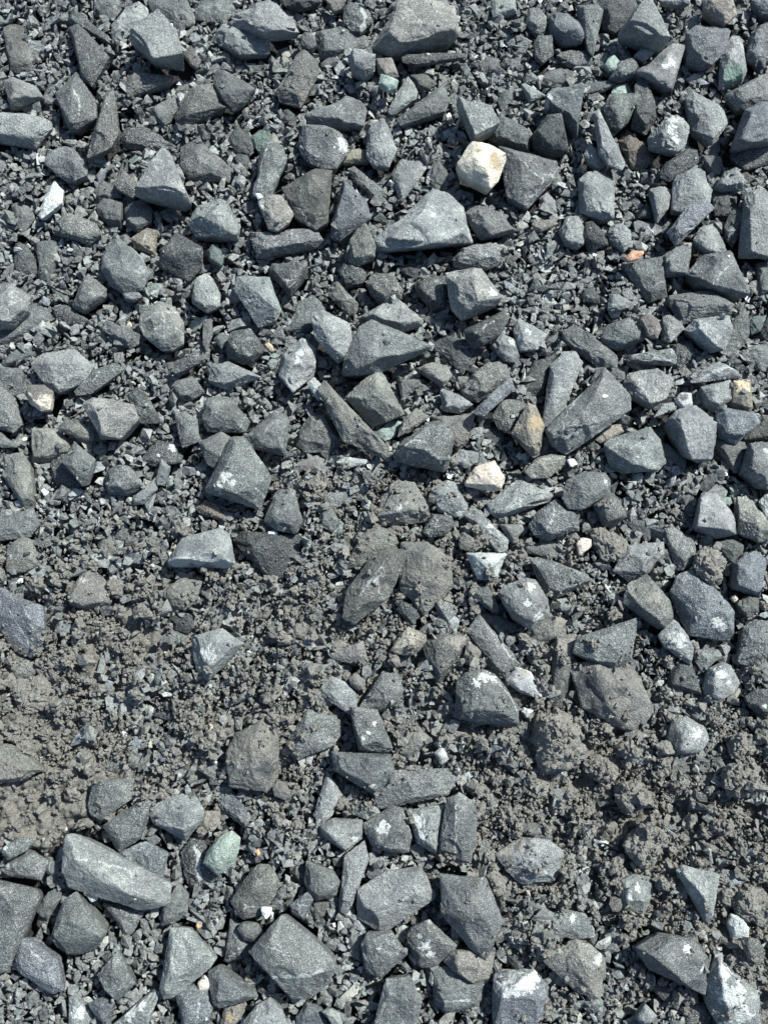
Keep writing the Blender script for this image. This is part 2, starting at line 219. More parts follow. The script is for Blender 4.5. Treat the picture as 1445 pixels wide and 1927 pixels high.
# ---------------- the stones, surveyed one by one ----------------
# kind ; how high it lies ; outline ; inner ridge points ; look ; marks ; short name.  h / l behind a point: high / low
DATA = '''
T 0,0
b;0;20,185 100,165 165,185 205,330 235,430 215,480 130,505 75,480 60,380;60,300 160,400;upright dusty grey-brown block
d;1;480,200 540,170 620,250 735,385 650,500 625,580 560,530 510,400 480,300;560,330 600,480;dark pointed oblong stone
d;1;465,95 500,65 580,110 700,210 740,285 690,270 600,215 480,150;560,140;thin dark sliver
p;2;865,205h 940,165h 1000,90h 1070,65h 1130,120h 1190,200h 1235,360h 1040,415l 980,380l 900,290l;975,250 1045,395;big pale block with a dark shaded left side;;pale block
p;0;765,170 830,70 940,15 1005,70 1000,160 860,260 770,300;860,120;pale stone tucked behind a block
g;0;1015,0 1100,-40 1260,-20 1325,120 1320,160 1200,200 1130,110 1020,60;1150,20;flat grey stone with worn edges
g;0;600,0 700,-50 800,-30 830,40 770,140 690,130 620,90;700,50;faint grey flat stone
g;0;330,-30 420,-60 500,-20 495,50 420,65 370,40;420,10;small grey stone cut by the frame
b;1;1245,370 1300,310 1365,410 1340,465 1290,440;1300,380;small rusty brown chunk
b;1;865,620 870,530 930,495 1060,490 1170,520 1165,555 1100,590 990,610 880,655;930,540 1100,530;dark brown bar-shaped stone
p;1;25,550 90,525 200,560 250,590 300,670l 230,700l 80,740l 50,640;80,610 240,640;grey five-sided stone with crisp top
g;1;380,640 520,500 590,570 650,680 655,800 510,885 470,870;545,730 490,600 480,840;grey blocky stone with ridged middle;v:500,610 550,690 545,780
p;1;-80,780 0,745 150,755 340,810 350,850 240,1005l 150,990l 0,960l -80,950l;230,930 60,850;wide grey slab running out of frame
b;2;720,650 770,615 810,790 800,900 750,990 600,1055 620,930 660,800 700,700;760,720 720,840;tall brown-grey tapering shard;;tapering brown shard
g;1;325,1035 440,995 500,1010 595,1130 590,1190 500,1230 440,1225 370,1160 300,1110;440,1060 520,1120;grey stone with a pale bright rim
g;0;990,760 1100,700 1190,655 1215,720 1160,820 1110,860 1050,820;1110,760;small grey diamond stone
b;1;1195,820l 1225,700 1320,590 1440,570 1500,610 1535,720 1400,800l 1260,860l;1320,640 1450,650 1270,780;dark brownish wedge with shaded lower side
d;0;820,930 870,870 1000,870 1090,930 1240,1000 1200,1040 1000,1030 850,1000;930,930;low dark slab sinking into gravel
p;2;1100,1020h 1150,1050h 1260,1230h 1285,1320h 1290,1380l 1250,1400l 1050,1370l 940,1320l 935,1265h 1030,1120h;1200,1200;pale speckled triangle stone;;pale triangle stone
b;1;780,1250 830,1150 945,1250 930,1310 900,1340 800,1290;870,1220;small dark brown wedge
g;0;645,1290 700,1230 790,1250 830,1340 750,1360 660,1370;720,1290;small grey flake
w;1;260,1420 310,1330 370,1235 430,1290 420,1380 340,1450 280,1490;350,1330;whitish elongated sliver
T 350,0
g;0;60,0 200,-40 330,-40 350,40 270,150 75,130;180,60;grey slab at the top border
p;2;305,80 380,40 450,10 560,5 640,40 740,120 770,190 690,220 540,255l 440,210l 350,190l;460,70 540,210 640,140;big ridged pale stone lying over a slab;;ridged pale stone
p;1;190,240 250,170 340,150 560,250 570,355 460,365 370,370 230,300;300,230 460,300;flat pale leaf-shaped slab
d;1;580,-60 900,-60 920,10 800,50 680,40;740,-20;dark stone cut by the frame
k;1;950,0 1000,-40 1090,0 1050,60 1000,80;1010,10;small pinkish brown stone
d;1;1070,60 1110,10 1160,30 1240,70 1270,150 1190,215 1120,210 1070,150;1150,100;black stone with a broad white stripe;v3:1190,50 1215,100 1200,200;black and white stone
g;1;770,260 810,215 880,240 890,310 840,335 780,310;830,260;small dark rounded cube
g;0;890,220 1050,190 1200,240 1285,270 1280,330 1150,370 1000,380 920,400;1050,270;broad flat slate piece
b;1;625,610 650,550 760,370 800,345 890,430 895,510 860,620 780,720 700,710 630,680;800,430 770,600;large brown-grey pebble with smooth faces;;smooth brown-grey stone
g;0;900,440 1000,375 1045,400 1020,450 920,470;980,420;small grey wedge
p;2;1140,325h 1180,330h 1285,350h 1295,400 1280,480l 1210,530l 1130,490l 1105,400;1275,400 1170,400;pale-capped stone with dark lower half
k;1;1295,400 1400,395 1445,520 1360,540 1310,500;1360,440;pinkish brown oblong pebble
n;2;1310,570 1325,500 1400,525 1445,550 1430,600 1370,615;1370,550;mint green pebble;;mint green pebble
g;1;190,560 210,480 250,475 370,530 470,600 420,680l 390,720l 320,750l 240,680l;250,665 430,620 300,540;grey rounded hexagon stone
d;0;640,770 690,735 760,790 730,865 660,850;700,780;small dark nub
g;1;820,780h 960,690 1080,655 1180,690 1220,750 1200,850 1060,870 980,860l 840,870l;1080,700 1040,800 880,770;arched grey stone with a bright crest;v:1080,690 1000,790;arched grey stone
g;1;765,970 790,860 940,855 1040,900 1090,960 1095,1040 1020,1140 920,1140 830,1100 780,1040;900,930 980,1020;round grey stone with a white patch;w:1065,980,55
y;0;1065,1110 1100,1030 1180,1000 1240,1040 1245,1100 1150,1115;1160,1050;small yellow-green pebble
p;1;1225,960 1250,870 1340,800 1400,930 1430,1020 1380,1130 1270,1120 1230,1060;1330,880 1320,1040;grey egg-shaped faceted stone
d;0;290,950 345,850 440,940 460,1010 430,1060 340,1030;370,900;dark peaked stone
e;0;430,940 500,885 590,890 620,960 560,980 490,1030 450,990;520,930;dull green stone half covered
g;2;460,1310 480,1080 520,990 570,960 650,1000 680,1080 650,1200 580,1320 510,1330;570,1060 560,1240;long grey stone with one straight white vein;v:565,965 520,1120 475,1290;straight-veined stone
q;2;470,1315 520,1305 525,1340 490,1355;500,1325;tiny white quartz nub
b;1;660,1280 780,1190 900,1150 985,1170 990,1290 985,1430 960,1500 880,1550 750,1470 700,1350;900,1200 860,1370;large dark brownish stone with a hooked pale vein;v:750,1400 790,1410 835,1490 830,1530
g;0;1110,1160 1150,1140 1260,1210 1355,1290 1340,1380 1230,1320 1150,1240;1230,1230;grey oblong stone lying diagonally
d;0;320,1100 350,1045 430,1060 425,1150 350,1160;380,1090;small dark cube
g;0;-20,1010 70,950 150,990 250,1070 315,1150 280,1230 170,1240 30,1210 -25,1130;70,1020 200,1170;grey broad stone with speckled top
T 700,0
a;1;10,330l 70,190 190,0h 300,-40h 400,-30h 550,50 575,230 540,290l 330,340l 130,370l;120,215 190,275 250,240 430,225 560,195;biggest dusty angular rock of the top rows;;big dusty rock
p;0;400,-60 470,-50 560,70 580,150 480,120;500,20;pale slab behind a big rock
g;0;530,290 575,230 635,310 600,335;580,280;small grey triangle
d;1;240,375 340,355 480,350 600,370 590,390 420,425 300,435 240,415;380,365;thin dark horizontal slab with white fleck;w:382,368,14
b;0;260,510 380,505 440,570 370,620 310,600;350,550;dark brown stone in shadow
p;1;110,740 200,590 240,520 310,620 300,665 190,760 150,780 115,770;190,690 290,640;pale pointed wedge
g;1;190,800 290,690 440,590 490,570 530,660 490,750 390,790 210,840;470,610 250,770 400,700;dark speckled wedge rising to the right
p;2;590,650h 700,680h 800,720h 860,830h 760,930l 690,940l 620,850l 580,720l;655,780 700,920;pale kite-shaped block crossed by a fine vein;v:655,780 720,820 770,880;kite-shaped block
p;1;810,0 900,-40 970,0 980,80 900,105 820,118;890,40;pale square-cornered stone
g;1;1040,160 1060,60 1140,55 1180,110 1185,220 1130,240 1080,200;1110,120;grey upright chip
d;1;1100,290 1130,245 1220,240 1230,370 1160,425 1105,370;1170,290;dark square slate
u;1;1195,170l 1240,30h 1300,60h 1400,150 1440,230 1420,290l 1290,300l 1210,230l;1260,70 1320,200;bluish ridge-backed stone with dark left flank
g;0;725,440 780,390 860,400 865,470 750,500;800,430;small grey lump
g;0;1100,560 1200,480 1330,455 1400,500 1370,590 1230,620 1150,600;1280,510;smooth dark grey loaf
g;0;1230,375 1270,340 1480,335 1495,420 1440,465 1330,455;1380,380;wide grey stone half under others
p;1;1015,575 1040,565 1180,650 1070,690;1090,630;small pale triangular chip
g;0;850,680 890,610 960,600 965,680 910,750 870,740;920,660;small speckled grey cube
u;1;1190,650h 1230,610h 1360,590h 1430,590h 1430,800 1380,910l 1290,830l 1200,730l;1365,640 1350,780;bluish split block with a white left corner;w:1205,665,25
d;1;1100,1000l 1080,930 1190,790 1290,780 1330,890 1330,1030l 1200,1060l;1130,890 1310,890;black wedge with a pale top facet
d;1;810,880 870,780 1000,860 1070,890 1060,1030l 930,1000l 820,960l;860,925 1050,930;dark slab behind a cream rock
c;2;570,1130 640,1020 680,960 780,980 900,1040 905,1090 850,1230 800,1280 720,1220 600,1180;700,1070 800,1010 780,1150;knobbly cream rock stained ochre;o:840,1090,65 o:720,1020,25;cream and ochre rock
g;1;880,1010 1000,1020 1250,1110 1240,1200 1150,1330 1060,1390 930,1330 890,1230;1160,1215 990,1050 1040,1200;large dark stone with branching white veins;v:900,1020 960,1060 1060,1140 1165,1220 1150,1260 v:1160,1260 1080,1310 990,1330;branch-veined stone
g;0;1250,1130 1305,1275 1220,1290 1210,1200;1250,1230;small grey triangle
p;0;130,1170 190,1080 340,1100 360,1150 290,1270 200,1370 150,1290;180,1180 280,1160;grey shield-shaped stone
g;0;390,1260 400,1110 450,1100 515,1190 480,1300 440,1350 395,1330;440,1200;narrow grey slate
p;0;1130,1350 1190,1310 1250,1370 1260,1445 1180,1460;1200,1380;pale rounded chip
T 1045,0
d;0;280,0 400,-60 500,-40 565,50 520,150 400,220 330,190 325,90 285,50;420,60;flat dark bluish slab
g;1;150,50 280,35 320,80 320,180 300,270 255,370 225,330 200,200;270,110;grey stone narrowing to a point
p;2;440,225l 530,150h 600,0h 650,-10h 720,80h 770,240h 730,300l 560,275l;570,195 630,235;pale pyramid stone at the top border;;pale pyramid stone
k;2;1010,10 1060,-40 1200,-10 1225,100 1150,160 1080,130 1020,70;1120,30;rounded brown stone;;rounded brown stone
u;1;1330,0 1445,-60 1500,110 1400,100;1430,20;bluish stone in the top right corner
p;1;700,0 800,-50 920,-30 920,15 800,40;810,-10;pale stone cut by the top border
u;1;880,400l 890,230 970,165 1040,210h 1180,200 1160,330 1080,400 1060,440 980,470l 890,430l;1030,220 1030,400;bluish split stone with a lit right face
p;1;1110,600l 1120,370 1200,250 1260,255 1295,480 1260,570l 1130,605l;1190,400 1240,480;tall stone with green lower half;e:1210,500,90;green-footed stone
u;1;1300,370l 1340,210 1445,160 1500,170 1500,300 1420,480 1310,400l;1400,250 1390,300;bluish stone leaning at the right border
g;1;1160,640 1290,560 1445,490 1520,500 1500,700 1390,710 1240,745;1330,600;dark grey loaf at the right border
u;2;1200,1010l 1225,850 1290,750 1400,700 1500,710 1500,960l 1400,985l;1300,800 1300,960;large bluish boulder at the right border;;large bluish boulder
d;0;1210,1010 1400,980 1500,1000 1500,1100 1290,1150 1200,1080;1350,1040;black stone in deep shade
p;1;550,490 620,440 790,300 875,315 830,520 790,610l 740,610l 640,540l;800,350 780,590 620,490;pale fan-shaped stone with whitish bloom;w:790,420,45 w:740,460,30;whitish fan-shaped stone
p;1;530,380 590,320 670,320 680,350 600,420;610,350;small pale oblong stone
n;1;335,440 360,395 400,375 440,420 420,480 360,480;390,420;light green speckled pebble;;light green pebble
g;1;360,540l 440,400h 530,390h 555,470 530,520l 440,555l;545,450;grey wedge with shaded front
g;0;190,550 400,545 410,580 330,620 210,635;300,580;flat oblong grey slab
n;0;375,640 400,580 500,560 525,630 460,650;450,595;pale green chip behind a dark stone
g;1;330,740 370,650 440,630 580,640 545,740 490,830 440,870 380,860;480,690 430,800;mid-grey rounded triangular stone
d;1;540,590 580,540 620,550 670,640 695,770 640,860 610,910l 520,860l 560,750;600,680 620,880;twisted dark stone with a lit right flank
p;2;265,780 300,760 350,850 420,960 465,1100 440,1140 360,1110 300,1030 280,900;340,920;long flat lance-shaped slab;;lance-shaped slab
p;1;195,1050 230,970 350,1070 355,1110 300,1150 220,1100;270,1050;pale chip beside a long slab
r;0;430,950 490,890 560,930 650,1040 660,1090 600,1150 520,1140 470,1060;520,970 560,1060;rust-brown stone sunk in shadow;;rust-brown stone
p;2;630,940l 700,830 800,750 880,790 905,870 880,990 830,1025 760,1020 640,1000l;720,900 760,990 820,800;grey stone splashed with white;w:800,810,50 w:790,890,45 w:820,940,40;white-splashed stone
p;1;890,680 930,620 1000,640 1120,730 1165,840 1110,920 1060,970 940,880 895,780;960,690 1070,930 1090,800;grey almond stone with a long groove
d;1;700,1180l 750,1100 890,1010 965,1020 970,1110 860,1160l 770,1240l 710,1210l;900,1070 770,1120;dark wedge in shadow
g;0;990,1060 1120,1060 1145,1170 1060,1200 1000,1120;1070,1100;small squarish grey stone
p;1;1070,1280l 1150,1170 1230,1140 1310,1250 1280,1290l 1120,1300l;1200,1200;pale shard with shaded underside
p;1;800,1230 850,1160 1000,1125 1030,1180 1060,1290 1040,1400 900,1445 790,1420 800,1300;880,1200 980,1200;large pale rounded slab;;large pale rounded slab
T 0,380
g;0;75,20 130,0 215,45 240,110 160,210 130,195;150,80;grey rounded wedge
b;1;325,190 470,70 560,90 650,150 680,220 600,290l 480,270l 400,210;560,130 500,225;dark brownish lozenge stone
g;0;655,30 700,-20 835,0 845,60 830,180l 760,170l 670,90;700,60 820,90;grey stone with a lit upper edge
g;0;845,60 880,0 1000,-20 1035,60 1030,130 940,210l 860,170l;900,110 980,60;speckled grey stone with lit base
y;0;890,250 1000,180 1070,200 1065,330 1050,360l 930,320l;1000,260;yellowish brown wedge with a pale streak;v:1000,190 985,250 960,300
g;1;700,270 770,220 850,260 960,370 1010,480 960,590 840,620 750,560 700,470;830,330 740,480 900,530;large grey pentagonal stone with fleck marks
d;1;1085,430l 1090,330 1200,215 1375,310 1370,450l 1280,540l 1180,510l 1090,450l;1130,310 1250,355 1365,320;large dark rounded stone with a lit cap;;dark stone with lit cap
d;0;90,310 130,275 190,300 245,400 250,485 110,490;150,350;dark trapezoid stone
g;0;255,280 380,270 410,340 370,450 320,570 265,540 240,420;330,340;grey upright tapering stone
p;1;-40,540 20,535 130,580 205,640 190,740 90,860l 0,860l -60,800;60,770 130,700;bright grey stone with white veins;v:70,580 80,680 50,780 v:140,650 80,690;bright veined stone
g;0;-40,900 100,850 230,690 330,700 355,800 250,900l 40,980l -60,960;250,780 100,890;long grey block under a bright veined one
g;1;480,670 560,540 600,490 720,590 720,650l 570,755l 500,710l;640,600 580,690;grey diamond stone with dark underside
d;0;350,720 450,700 600,800 560,850 440,840 370,790;460,760;flat dark flake
g;0;350,590 400,575 470,650 460,690 390,660;410,630;small grey chip
p;1;830,620 870,590 920,590 970,640 910,680l 850,670l;880,630;small pale six-sided chip
g;1;700,870 740,815 830,830 940,900 935,960l 880,990l 770,930l;860,900 760,840;grey brick-like stone tilted down
a;1;950,850 960,770 1080,680 1180,720 1250,820 1245,960 1180,1000 1100,1010 980,910;1060,760 1150,850;round brownish stone laced with pale veins;v:1080,700 1130,800 1120,1000 v:970,800 1080,760 1200,740 v:1000,900 1100,850 1230,870;laced round stone
d;1;1160,1150 1210,1090 1340,990 1410,1070 1300,1120 1200,1170;1320,1050;dark streamlined stone
g;0;1160,1260 1200,1220 1310,1185 1390,1290 1300,1350 1220,1345;1290,1250;grey slate lozenge
p;1;215,1100 300,1030 400,1050 500,1005 560,1050 635,1120 570,1220 480,1280 400,1295 300,1230 280,1160;320,1090 520,1100 400,1240;large pale heart-shaped slab with a level vein;v:340,1185 450,1190 550,1190;heart-shaped slab
g;1;520,1280 630,1150 780,1100 830,1150 740,1240 620,1300 530,1310;700,1160;dark grey leaf-shaped stone with fine streaks;v:630,1220 680,1150
g;0;20,1090 100,1010 210,990 240,1040 150,1100 40,1120;130,1050;flat grey chip
g;0;-40,1100 60,1110 210,1150 170,1250 140,1330 0,1270 -40,1230;100,1180;grey slab at the left border
g;0;-60,1260 20,1265 110,1340 150,1510 90,1565 -60,1530;40,1400;dark grey round-shouldered stone at the left border
c;2;165,1290 190,1250 300,1245 360,1290 340,1410 280,1420 210,1370;200,1280 320,1300;cream stone with a black top;k:270,1265,95 k:200,1262,50 k:330,1280,40;black-topped cream stone
d;1;870,1320 930,1260 1010,1330 1100,1500 940,1505 900,1420;930,1330;dark stone with a sharp pale edge;v:880,1320 930,1430
T 350,380
p;1;40,650 70,520 130,480 180,510 235,620 225,710 140,750 50,690;95,550 120,680;pale upright rhomboid stone
p;1;20,140 90,0 190,-30 290,0 365,180 350,260l 230,250l 70,240l;100,90 230,60 340,220;large pale dome-topped stone;;pale dome-topped stone
k;2;490,0 550,-50 650,-40 730,80 700,140 620,195 560,180 530,60;560,0 670,60;brown cobble with a pale corner;w:505,10,25;brown cobble
g;1;445,200 530,180 650,195 860,185 915,260 870,310l 650,365l 500,370 455,280;600,230 850,230;long loaf-shaped grey stone lying level;;loaf-shaped stone
u;1;980,200 1030,60 1070,-150 1110,-120 1220,0 1255,110 1110,225 1050,260 990,240;1100,-20 1120,120;bluish stone widening downward from a tip
b;2;1115,270 1150,190 1225,150 1290,300 1280,370 1200,420l 1120,415l;1230,250 1210,350;dark upright stone with a centre ridge
e;1;140,340 180,290 240,330 255,400 240,435 160,400;200,350;small dull green pebble;;dull green pebble
d;1;560,470l 600,410 680,420h 820,420h 825,480 740,540 710,640l 640,590l 590,530l;690,490 730,520;dark shaded stone with a pale triangular top
p;1;335,600 350,520 420,505 560,510 610,590 640,730 600,800 490,850l 440,770 370,690;560,560 600,720 420,560;pale speckled block with ragged left edge;v:390,660 600,650;ragged pale block
d;1;275,1010l 300,900 350,860 430,855 530,990 520,1020 450,1090l 370,1100l 290,1060l;330,930 430,975;dark stone with pale upper facet on the right;;dark two-toned stone
p;1;130,1210 150,1130 290,1090 400,1130 495,1190 400,1240l 270,1275l 190,1240;250,1150 400,1180;pale eye-shaped stone with whitish rim;v:190,1240 280,1250 400,1215;eye-shaped stone
p;1;640,1100 700,980 790,925 880,1000 890,1100 870,1170 730,1290 690,1250 640,1180;700,1060 700,1230 820,1050;pale ridged stone with white smears;w:780,1030,35 w:760,1080,30
g;0;670,830 700,770 780,680 860,640 950,720 940,760 850,800 830,890 760,890 680,870;800,760;dark grey flat stone half under another
p;2;850,750 940,745 1000,790 1110,830 1130,960 1090,1050 1030,1090l 960,1040l 880,920;900,810 1050,880 1000,1000;big pale angular stone above a deep gap;v:940,880 1030,960;pale stone above the gap
b;1;960,570 1030,540 1170,690 1160,750 1110,775 1060,720 970,640;1030,590 1120,700;brownish bar-shaped stone lying diagonally
d;1;1040,480 1080,410 1190,440 1230,500 1200,550 1090,570;1130,480;dark hexagonal slate
b;1;1225,560 1260,490 1400,490 1475,600 1460,660l 1370,660l 1350,710l 1260,640l;1340,590 1400,520;dark brownish stone with star ridges
g;2;1060,1140 1170,960 1180,860 1260,815 1400,850 1520,890 1640,980 1540,1040 1400,1120l 1290,1160l 1180,1175l 1080,1160;1180,1000 1400,920 1300,1080;large dark shark-fin slab;;large shark-fin slab
g;0;185,930 220,890 295,910 290,970 240,1000;240,930;small round grey stone
g;0;110,870 120,755 175,760 180,900 140,1010 115,960;145,850;narrow grey finger of slate
w;1;820,1230 870,1190 940,1260 900,1350 860,1300;880,1260;small white-faced chip
o;1;530,970 560,950 590,970 600,1020 570,1020;565,985;tiny peach and cream fragment
T 700,380
p;1;-90,790 30,720 160,655 270,720 340,800 330,840l 200,880l 100,850;130,730 280,790;pale winged stone with light veins;v:10,760 80,780 110,840;pale winged stone
p;1;40,250 100,150 200,60 290,-10 400,-60 500,-40 590,50 640,190 640,260l 540,300l 400,310l 190,340l 60,320l;80,260 200,250 440,285 610,190 350,60;very large wide slab with dark front edge;w:420,80,25;very large wide slab
g;1;620,80 720,25 880,70 990,190 870,240l 740,260l 690,170l;730,90 800,230 960,185;grey stone like a folded leaf
g;1;545,370 600,320 820,260 870,310 860,420l 780,460l 560,440l;590,350 840,320;grey loaf with a lit back edge
a;2;500,480 570,445 740,455 800,550 880,650 830,710l 720,760l 610,800l 540,720l 510,600;640,600 710,670 700,500;big dusty olive-brown stone with pale right end;w:820,600,35;big olive-brown stone
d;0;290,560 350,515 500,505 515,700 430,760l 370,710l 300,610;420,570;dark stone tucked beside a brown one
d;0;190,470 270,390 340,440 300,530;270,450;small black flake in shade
d;2;630,870 760,780 890,745 915,800 870,900 720,990l 650,950l;740,840 860,790;black stone with fine pale streaks;v:700,900 780,840 850,810 v:720,930 800,900;streaked black stone
p;1;960,870 1000,780 1090,830 1190,900 1120,1000 1000,1010;1060,880;pale stone with white blotches;w:1060,880,30 w:1000,930,25
p;1;800,970 880,895 970,940 995,1040 960,1090 900,1080;900,960;pale stone with a white corner;w:945,950,30
k;1;1060,190 1100,140 1230,115 1260,150 1150,200;1150,155;thin tan flake
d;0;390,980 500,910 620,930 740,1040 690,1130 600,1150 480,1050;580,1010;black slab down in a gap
a;1;300,1130 370,1090 500,1100 540,1180 480,1260l 400,1220l;430,1130;dusty tan-grey stone with dark base
b;1;590,1250 650,1180 780,1100 860,1090 920,1140 920,1220 720,1360l 640,1330l;720,1200 900,1160;dark brownish stone running up to the right
u;2;705,1400 830,1260 920,1205 950,1280 850,1400 770,1440 710,1430;850,1300;bluish slanting stone
p;1;460,1280 520,1265 600,1330 690,1375 600,1440l 480,1420l;500,1340 620,1380;pale notched stone
g;0;180,1210 330,1200 365,1220 200,1355;240,1240;flat grey triangle chip
d;0;1010,1270 1100,1080 1180,1060 1230,1100 1170,1300l 1070,1330l;1140,1140;dark stone leaning on a pale tablet
p;1;1170,1230 1220,1120 1300,1050 1370,1040 1415,1110 1400,1240 1330,1380 1260,1500 1165,1490;1240,1180 1340,1140 1230,1400;upright pale tablet-shaped stone;;upright pale tablet
T 1045,380
p;1;20,200l 90,100 150,95 200,180 190,290 150,325l 60,290l;75,170 65,250 150,150;pale stone with a dark left side and bright edge
d;1;190,250 200,140 250,130 355,230 350,290 230,330l;260,190;dark jagged stone
p;1;350,210 380,160 450,145 510,200 510,290 460,340l 370,260;430,200;pale rounded stone
p;0;530,140 560,120 690,160 680,220 620,230 540,200;610,160;pale small loaf
d;0;555,110 620,0 660,60 660,110;620,60;small dark triangle
p;1;160,-150 220,-200 300,-210 395,-150 395,105 320,115 165,60;200,-120 300,-100 340,60;pale squarish stone with a curved hollow;v:220,-100 240,20
p;1;640,-80 740,-110 790,-90 770,30 730,100 690,140 660,80;700,-50 720,80;pale narrow stone beside a dark gap
u;2;770,200 880,80 900,30 1000,-20 1065,50 1010,150 900,240l 820,295l;880,170 1000,60;bluish stone jutting below a rounded slab;v:880,180 1010,150
p;1;1280,60 1290,-60 1390,-90 1500,-30 1500,380 1330,370 1240,380l 1240,250l;1320,0 1330,340 1420,50;very large pale block at the right border;;very large pale block
d;0;1060,-60 1180,-70 1190,90 1080,90;1130,10;dark stone in a pocket
d;0;1145,170 1190,60 1270,50 1270,180 1210,305 1160,260;1230,150;dark leaf-shaped slate;v:1265,80 1250,200 1210,300
p;1;935,260 980,180 1070,150 1120,220 1165,320 1120,360l 1030,355l 960,290l;1050,220 1030,330;pale fan-topped stone with shaded notch
g;1;710,380 810,310 915,300 920,350 880,430 910,490 820,510l 740,510l 730,440;800,400;grey stone folded along its middle
g;1;900,470 1000,370 1190,335 1220,380 1250,500 1310,620 1240,660l 1120,640l 960,580l;1060,560 1240,470 1150,380;large grey wedge with a long diagonal streak;v:1190,430 1110,500 1040,590;diagonally streaked wedge
g;0;1360,420 1445,390 1500,400 1500,610 1390,620;1430,480;grey slab cut by the right border
g;0;450,420 710,380 750,640 640,680 580,560 520,530;700,400 650,600;thin dark rectangular slate dusted with chips;;thin rectangular slate
O;2;470,380 520,325 610,335 570,385 490,405;540,350;bright orange chip;;bright orange chip
g;1;760,680l 780,640 880,610 1040,605 1190,690 1180,760l 1050,790l 860,830l 780,740l;800,710 1170,695 1000,640;long grey block with flat lit top;;long flat-topped block
p;1;885,860 960,800 1180,775 1215,830 1190,920 1140,1000l 1060,1015l 930,930l;960,840 1150,820 1080,970;pale grainy turtle-shaped stone;;turtle-shaped stone
g;0;1210,800 1290,730 1325,860 1290,960 1180,1050 1110,1020 1180,930;1270,860;grey stone wrapped round a grainy one
d;0;1390,880 1445,780 1500,780 1500,960 1400,930;1450,860;dark bluish stone at the right border
e;0;1320,830 1340,780 1440,760 1390,880 1330,900;1370,820;small greenish chip
p;1;730,780 810,765 875,860 860,890 780,955 730,930;800,850;pale speckled six-sided stone
k;2;575,800 620,755 690,790 715,860 690,930 630,910;650,840;rough brown nugget;;rough brown nugget
g;1;310,930 350,840 490,790 560,870 620,880 610,930 440,1005l 370,990l;440,850 580,900;grey stone with a split right half
p;1;355,720 370,630 420,625 525,685 490,720 370,750;420,670;pale small wedge with bright edge
d;0;165,600 250,580 300,640 300,690 190,680;240,620;small dark arrow-shaped chip
g;1;60,900 130,845 230,890 320,960 400,1040 395,1110 280,1110l 180,1060l 80,960l;225,890 240,1030 340,1040;grey stone with a steep dark left facet
g;1;480,1050 640,1000 780,1000 810,1050 800,1100 650,1095 520,1085;640,1040;flat grey lens-shaped slab
d;0;780,960 920,930 960,1050 830,1150 790,1120;870,1020;dark sunken stone
p;1;460,1230 500,1165 740,1130 795,1220 750,1340 650,1405l 570,1340l 490,1300;530,1220 730,1180 650,1370;pale broad stone with pointed base;;pale pointed-base stone
p;1;900,1190 960,1130 1110,1090 1220,1150 1245,1190 1100,1220 1000,1240 930,1230;1000,1150 1150,1130;pale slab with a white stripe;v2:1000,1200 1080,1150 1190,1130;white-striped slab
p;1;985,1260 1190,1215 1200,1340 1140,1400l 1080,1430l 1020,1380;1060,1280 1170,1300;pale boxy stone
y;1;1210,1220 1320,1210 1340,1300 1340,1430 1270,1420l 1170,1370l;1260,1250 1300,1350;tan stone with a yellow-cream crown;c:1270,1240,60;yellow-crowned stone
w;1;805,1350 850,1295 920,1300 930,1380 860,1410;870,1350;small round white and grey stone;k:870,1330,30;round white and grey stone
g;0;1260,1030 1340,980 1445,970 1500,1000 1500,1150 1400,1150 1300,1090;1400,1040;grey stone at the right edge among slabs
g;0;300,1130 400,1060 470,1150 470,1240 400,1220;400,1140;grey stone squeezed between slabs
T 0,760
a;2;560,0 640,-40 900,-20 940,100 820,235 690,235 650,130;640,0 880,20 700,210;large tan-grey slab shaped like a shield;;tan-grey shield slab
b;1;390,170 430,130 520,105 640,190 640,250l 560,260l;560,190 430,165;dark brown-grey flat-topped stone
a;0;215,170 290,160 390,170 480,270 460,320 340,360 330,395l 230,400l 220,300;310,190 330,340;dusty stone with a dark left face
g;2;435,400 430,360 500,260 600,320 645,380 640,440 600,540l 560,550l 490,490;600,450 470,430 520,300;grey rounded stone resting on a darker flat one
d;0;340,380 380,330 440,340 500,480 560,560 500,600 370,555;420,460;dark flat stone under a rounded one
g;0;-40,180 10,195 130,295 40,300 -40,290;20,250;grey wedge at the left border
a;1;20,360 150,340 200,420 225,540 230,700 170,705 80,610 20,480;110,430 170,620;tongue-shaped tan-grey stone standing upright;v:30,350 150,345;tongue-shaped stone
g;1;-60,780 100,720 220,715 260,820 200,900 140,920 -60,935;60,850 180,790;dark grey slab with faint crossing veins;v:20,850 110,910
m;1;40,1090 60,960 150,910 220,930 260,1030 260,1090 180,1140 60,1150;100,980 200,980;banded block half coated in soil;w:70,1040,20;half-coated banded block
m;0;690,870 750,870 790,960 830,1020 700,1040 665,960;740,940;soil-dusted stub of stone
g;1;705,480 790,415 880,420 980,550 870,625l 740,610l;790,560 870,470;grey stone with a broad sloping top
p;1;900,640 1060,500 1070,580 980,680l 910,690l;1000,590;pale prism lying diagonally
d;0;960,380 1010,330 1060,240 1180,270 1250,340 1240,400 1150,400 1040,430;1100,320;dark stone blotched with white on its right;w:1180,290,35 w:1080,350,15
p;1;1060,510 1090,370 1160,430 1120,550 1070,550;1100,480;small pale upright chip
g;1;1190,80 1260,55 1340,110 1350,250 1240,295 1205,200;1270,150;grey angular upright slab
m;1;465,1270 570,1150 640,1125 710,1200 750,1360 580,1400l 480,1370l;660,1290 510,1260;soil-splashed stone with a dark lower face;w:560,1200,30
m;1;1110,1300 1150,1230 1250,1185 1370,1210 1340,1330 1250,1400 1150,1370;1240,1260;rounded stone wholly coated in pale soil;;soil-coated rounded stone
